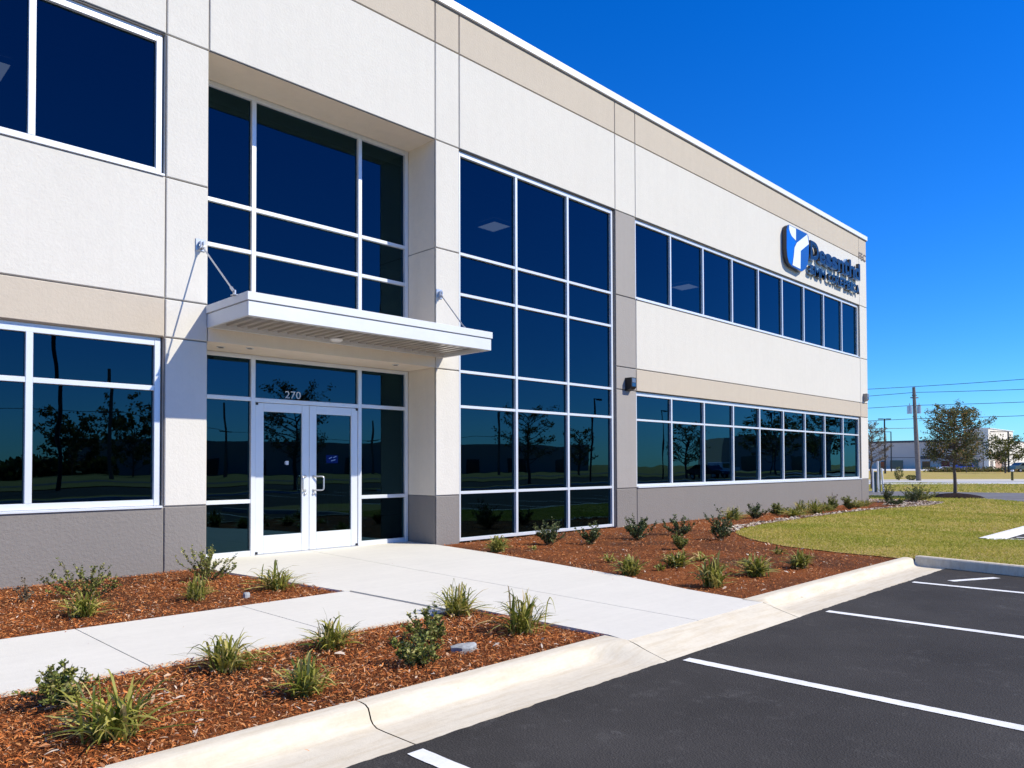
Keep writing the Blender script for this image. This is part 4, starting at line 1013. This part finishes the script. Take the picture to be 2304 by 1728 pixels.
arch = [(236.61, 8.0), (236.61, 3.0)] + [(243.2-6.3*math.cos(R(t)), 3.0+2.0*math.sin(R(t))) for t in range(5, 176, 10)] + [(249.7, 3.0), (249.7, -.3), (258, -.3), (258, 8.0)]
m.prism(arch, 41.3, 42.38, 'wh_cream')
m.box(229.9, 257.9, 41.25, 47, 8.01, 10.76, 'wh_cream'); m.box(229.7, 258.1, 41.0, 47.2, 10.77, 10.9, 'coping'); m.build('entrance_tower', None, wh)
m = MB(); m.box(258.2, 330, 41.6, 42.38, -.3, 7.9, 'wh_cream'); m.box(258.2, 330, 41.4, 42.4, 7.91, 8.15, 'wh_trim'); m.build('side_wing', None, wh)
M['brick'] = m_flat('pink_brick', (.35, .22, .16), .9, var=.12, vs=2)
m = MB(); m.box(236.7, 249.6, 42.385, 42.55, -.3, 5.2, 'brick'); m.build('recessed_wall', None, wh)
m = MB(); m.box(67.4, 67.8, 0, .1, 0, .1, 'orange')
m = MB(); m.box(229.3, 229.7, 67.0, 68.1, -.3, 2.0, 'orange', .05); m.box(229.35, 229.65, 67.1, 68.0, 2.001, 2.2, 'dark'); tag(m.build('vending_cabinet', None, None, origin=(229.5, 67.5, -.3)), 'orange upright cabinet against the far left of the gray warehouse', 'cabinet')

# hedge
rng = np.random.default_rng(9); n = 6000; t = rng.random(n); hp = np.array([[141, 30.5], [156, 16]]); c = hp[0]+(hp[1]-hp[0])*t[:, None]
cz = rng.uniform(-.1, 1, n)*(.8+.25*np.sin(t*40)); cc = np.stack([c[:, 0]+rng.normal(0, .5, n), c[:, 1]+rng.normal(0, .5, n), cz-.15], 1)
d = rng.normal(0, 1, (n, 3)); d /= np.linalg.norm(d, axis=1)[:, None]; s = np.cross(d, rng.normal(0, 1, (n, 3))); s /= np.linalg.norm(s, axis=1)[:, None]
V = np.stack([cc-d*.14, cc+s*.09, cc+d*.14, cc-s*.09], 1).reshape(-1, 3)
tag(npmesh('hedge', V, np.arange(4*n).reshape(-1, 4), 'treeleaf', origin=(148, 23, 0)), 'long low dark hedge in front of the sunlit warehouse entrance', 'hedge')

# ------------------------------------------------------------------ vehicles
M['tyre'] = m_flat('tyre', (.015, .015, .015), .9); M['carglass'] = m_flat('car_glass', (.015, .02, .03), .05, 0, .8); M['hub'] = m_flat('hub', (.5, .5, .52), .3, .8)
def vehicle(name, x, y, z0, ang, L, W, H_, color, kind, label, cat):
    mt = 'paint_'+name+label[:6]; M[mt] = m_flat(mt, color, .25, .1, .6, var=.02)
    ca, sa = math.cos(ang), math.sin(ang); t = empty(name, (x, y, z0), label, cat)
    def tr(mb):
        mb.v = [(x+v[0]*ca-v[1]*sa, y+v[0]*sa+v[1]*ca, z0+v[2]) for v in mb.v]; return mb
    if kind == 'van': up = [(-.5, .30), (-.49, .92), (-.45, 1), (.28, 1), (.38, .62), (.49, .52), (.5, .30)]; wn = [(-.40, .62), (-.40, .9), (.26, .9), (.34, .62)]
    elif kind == 'truck': up = [(-.5, .32), (-.5, .60), (-.08, .60), (-.07, .96), (-.03, 1), (.17, 1), (.27, .64), (.49, .56), (.5, .32)]; wn = [(-.04, .64), (-.03, .93), (.16, .93), (.23, .64)]
    else: up = [(-.5, .32), (-.49, .62), (-.36, .68), (-.24, .98), (.10, 1), (.24, .66), (.47, .56), (.5, .32)]; wn = [(-.30, .68), (-.22, .92), (.09, .92), (.19, .68)]
    b = MB(); prof = [(p*L, q*H_) for p, q in up]; b.prism(prof, -W/2, W/2, mt); tr(b).build('body', None, t)
    pr = [(p*L, q*H_) for p, q in wn]
    for ya, yb in ((-W/2-.012, -W/2-.002), (W/2+.002, W/2+.012)): g = MB(); g.prism(pr, ya, yb, 'carglass'); tr(g).build('side_window', None, t)
    for sx in (-.31, .31):
        for sy in (-1, 1):
            w_ = MB(); yy = sy*(W/2-.08); w_.tube([(sx*L, yy-.1, .32), (sx*L, yy+.1, .32)], .33, 18, 'tyre'); w_.tube([(sx*L, yy-.11, .32), (sx*L, yy+.11, .32)], .19, 12, 'hub'); tr(w_).build('wheel', None, t)
    for sy in (-1, 1):
        l_ = MB(); l_.box(L*.5-.02, L*.5+.012, sy*W*.36-.14, sy*W*.36+.14, H_*.40, H_*.48, 'hub'); tr(l_).build('headlight', None, t)
vehicle('parked_van', 209.6, 41.9, -.3, R(-50), 4.8, 1.9, 1.75, (.02, .06, .35), 'van', 'dark blue van parked before the gray warehouse', 'van')
vehicle('parked_car', 206.0, 45.3, -.3, R(-45), 4.5, 1.8, 1.0, (.75, .75, .75), 'car', 'low white car parked left of the dark blue van', 'car')
vehicle('parked_car', 146.5, 17.6, -.02, R(-40), 4.6, 1.8, 1.6, (.12, .16, .15), 'car', 'gray green car at the far right edge behind the hedge', 'car')
vehicle('pickup_truck', 78, -25.0-9, -.1, R(12), 5.4, 1.9, 1.8, (.75, .76, .78), 'truck', 'white pickup truck mirrored in the lower ribbon window', 'truck')
vehicle('parked_car', 70, -30.5, -.1, R(100), 4.5, 1.8, 1.45, (.05, .05, .06), 'car', 'dark car mirrored in the lower ribbon window beside the pickup', 'car')

# ------------------------------------------------------------------ world behind the camera (visible mirrored in the windows)
RG = 'lamp posts mirrored in the glass'
lamp_post(12.8, -40.75, 0, 8.98, 'tall lamp post mirrored in the lower left window', .5, 1, .12, RG, Vector((-1, 0, 0)))
lamp_post(48.6, -28.9, 0, 7.0, 'lamp post mirrored in the right column of the curtain wall', .5, 1, .09, RG, Vector((1, 0, 0)))
lamp_post(67.9, -35.0, 0, 6.9, 'lamp post mirrored in the second pane of the lower ribbon window', .5, 1, .09, RG, Vector((1, 0, 0)))
lamp_post(90.7, -33.4, 0, 8.1, 'double headed lamp post mirrored in the middle of the lower ribbon window', .6, 2, .11, RG, Vector((1, 0, 0)))
for i, (x, y, h, lb) in enumerate(((24.9, -71, 10.6, 'utility pole mirrored in the lower left window'), (48.9, -96.6, 10.6, 'utility pole mirrored in the left sidelight of the entrance'), (75.8, -98, 9.5, 'utility pole mirrored in the right sidelight of the entrance'), (83.9, -75.6, 9.8, 'utility pole mirrored in the left column of the curtain wall'))):
    t = empty('utility_pole', (x, y, 0), lb, 'utility pole', 'utility poles mirrored in the glass'); m = MB(); m.tube([(x, y, -.1), (x, y, h)], [.24, .16], 8, 'woodpole'); m.build('pole', None, t)
    m = MB(); m.box(x-1.1, x+1.1, y-.06, y+.06, h*.62, h*.62+.14, 'woodpole'); m.build('crossarm', None, t)
wr = MB(); pts = [(24.9, -71, 6.7), (48.9, -96.6, 6.7), (75.8, -98, 6.0), (83.9, -75.6, 6.1)]
wr.tube([(-30, -60, 6.7)]+pts[:2], .03, 4, 'wire'); wr.tube(pts[1:], .03, 4, 'wire')
tag(wr.build('power_line', None, None), 'power line mirrored as a thin line in the entrance glass', 'wire')
TG = 'trees mirrored in the glass'
for i, (x, y, h, th, r_, nlf, ls, lb) in enumerate((
    (32.7, -113, 6.6, 1, 4.2, 2600, .5, 'left tree of the pair mirrored low in the lower left window'), (39, -106.6, 6.9, 1, 4.5, 2600, .5, 'right tree of the pair mirrored low in the lower left window'),
    (24.8, -33, 6.2, 1.6, 2.4, 3200, .16, 'tree mirrored behind the glass of the double doors'), (43.45, -31.3, 5.7, 1.5, 2.2, 2600, .16, 'tree mirrored in the middle column of the curtain wall'),
    (73.4, -50.9, 5.6, 1.2, 2.0, 1300, .25, 'small tree mirrored in the right column of the curtain wall'), (65.5, -30.4, 5.2, 1.2, 2.2, 1800, .2, 'tree mirrored in the second and third panes of the lower ribbon window'),
    (99, -38, 6.5, 1.2, 4, 2400, .4, 'left one of the large trees mirrored at the right end of the ribbon window'), (112, -36, 7.2, 1.2, 4.5, 2400, .4, 'right one of the large trees mirrored at the right end of the ribbon window'))):
    tree(x, y, 0, h, th, r_, nlf, 'treeleaf', 40+i, lb, TG, tr=.13, lsize=ls, nl=30, up=.5)
for i, (p, q, h, dp, lb) in enumerate((((38, -136), (96, -112), 6.3, 30, 'low dark roofed warehouse mirrored in the entrance glass'), ((104, -112), (126, -92), 5.9, 30, 'low gray warehouse mirrored in the curtain wall'), ((136, -66), (150, -50), 7.0, 25, 'gray hall mirrored in the middle of the lower ribbon window'))):
    p = Vector((*p, 0)); q = Vector((*q, 0)); d = (q-p).normalized(); nn = Vector((d.y, -d.x, 0))*dp
    t = empty('mirrored_warehouse', p, lb, 'building', 'warehouses mirrored in the glass'); m = MB(); k = 0
    for zz in (-.1, h):
        for v in (p, p+nn, q+nn, q): m.v.append((v.x, v.y, zz))
    for f_ in ((0, 1, 2, 3), (4, 7, 6, 5), (0, 4, 5, 1), (1, 5, 6, 2), (2, 6, 7, 3), (3, 7, 4, 0)): m.f.append(f_); m.mi.append(0)
    m.build('wall', 'wh_gray', t); L = (q-p).length
    for s_ in np.arange(4, L-4, 9):
        w_ = MB(); a = p+d*s_-nn.normalized()*.06; b = a+d*3
        w_.poly([(a.x, a.y, 0), (b.x, b.y, 0), (b.x, b.y, 2.8), (a.x, a.y, 2.8)], 'wh_glass'); w_.build('loading_door', None, t)
m = MB(); m.flat([(-100, -62), (300, -62), (300, -56), (-100, -56)], -.03, 'asphf'); struct(m, 'road')
# low hedge line in the distance behind the camera
n = 9000; x = rng.uniform(-60, 40, n); y = -118+rng.normal(0, 1.5, n); zc = rng.uniform(0, 3.0, n)*(.8+.2*np.sin(x*.7))
cc = np.stack([x, y, zc], 1); d = rng.normal(0, 1, (n, 3)); d /= np.linalg.norm(d, axis=1)[:, None]; s = np.cross(d, rng.normal(0, 1, (n, 3))); s /= np.linalg.norm(s, axis=1)[:, None]
V = np.stack([cc-d*.5, cc+s*.35, cc+d*.5, cc-s*.35], 1).reshape(-1, 3)
tag(npmesh('far_thicket', V, np.arange(4*n).reshape(-1, 4), 'treeleaf', origin=(-10, -118, 0)), 'dark distant thicket mirrored low in the left windows', 'thicket', None, 'stuff')

# ------------------------------------------------------------------ light, sky, camera
sun_v = Vector((.61, -1.0, 1.03)).normalized()
el = math.asin(sun_v.z); rot = math.atan2(sun_v.x, sun_v.y)
w = bpy.data.worlds.new('World'); sc.world = w; w.use_nodes = True; nt = w.node_tree; bg = nt.nodes['Background']
sky = nt.nodes.new('ShaderNodeTexSky'); sky.sky_type = 'NISHITA'; sky.sun_disc = False; sky.sun_elevation = el; sky.sun_rotation = rot
sky.air_density = 1.0; sky.dust_density = 0.0; sky.ozone_density = 4.0; sky.altitude = 0
hs = nt.nodes.new('ShaderNodeHueSaturation'); hs.inputs['Saturation'].default_value = 1.38; hs.inputs['Value'].default_value = 1.0
tm = nt.nodes.new('ShaderNodeMix'); tm.data_type = 'RGBA'; tm.blend_type = 'MULTIPLY'; tm.inputs[0].default_value = 1; tm.inputs[7].default_value = (.40, .80, 1.28, 1)
nt.links.new(sky.outputs[0], hs.inputs['Color']); nt.links.new(hs.outputs[0], tm.inputs[6]); nt.links.new(tm.outputs[2], bg.inputs['Color']); bg.inputs['Strength'].default_value = .135
sd = bpy.data.lights.new('sun', 'SUN'); sd.energy = 4.9; sd.angle = R(.53); sd.color = (1, .93, .76)
so = bpy.data.objects.new('sun', sd); COL.objects.link(so); so.rotation_euler = sun_v.to_track_quat('Z', 'Y').to_euler()

cd = bpy.data.cameras.new('camera'); co = bpy.data.objects.new('camera', cd); COL.objects.link(co); sc.camera = co
r_ = Vector((.7049971, -.70920311, -.00316854)); u_ = Vector((-.01257131, -.01696351, .99977708)); f_ = Vector((.70909876, .70480011, .02087484))
co.matrix_world = Matrix(((r_.x, u_.x, -f_.x, 0), (r_.y, u_.y, -f_.y, -10), (r_.z, u_.z, -f_.z, 1.3392), (0, 0, 0, 1)))
cd.sensor_width = 36; cd.lens = 1698.768/2304*36; cd.shift_y = 147.81/2304; cd.clip_start = .05; cd.clip_end = 3000
vs = sc.view_settings; vs.view_transform = 'Standard'; vs.look = 'None'; vs.exposure = 0.2; vs.gamma = 1
for o in bpy.data.objects:
    if '_w' in o: del o['_w']
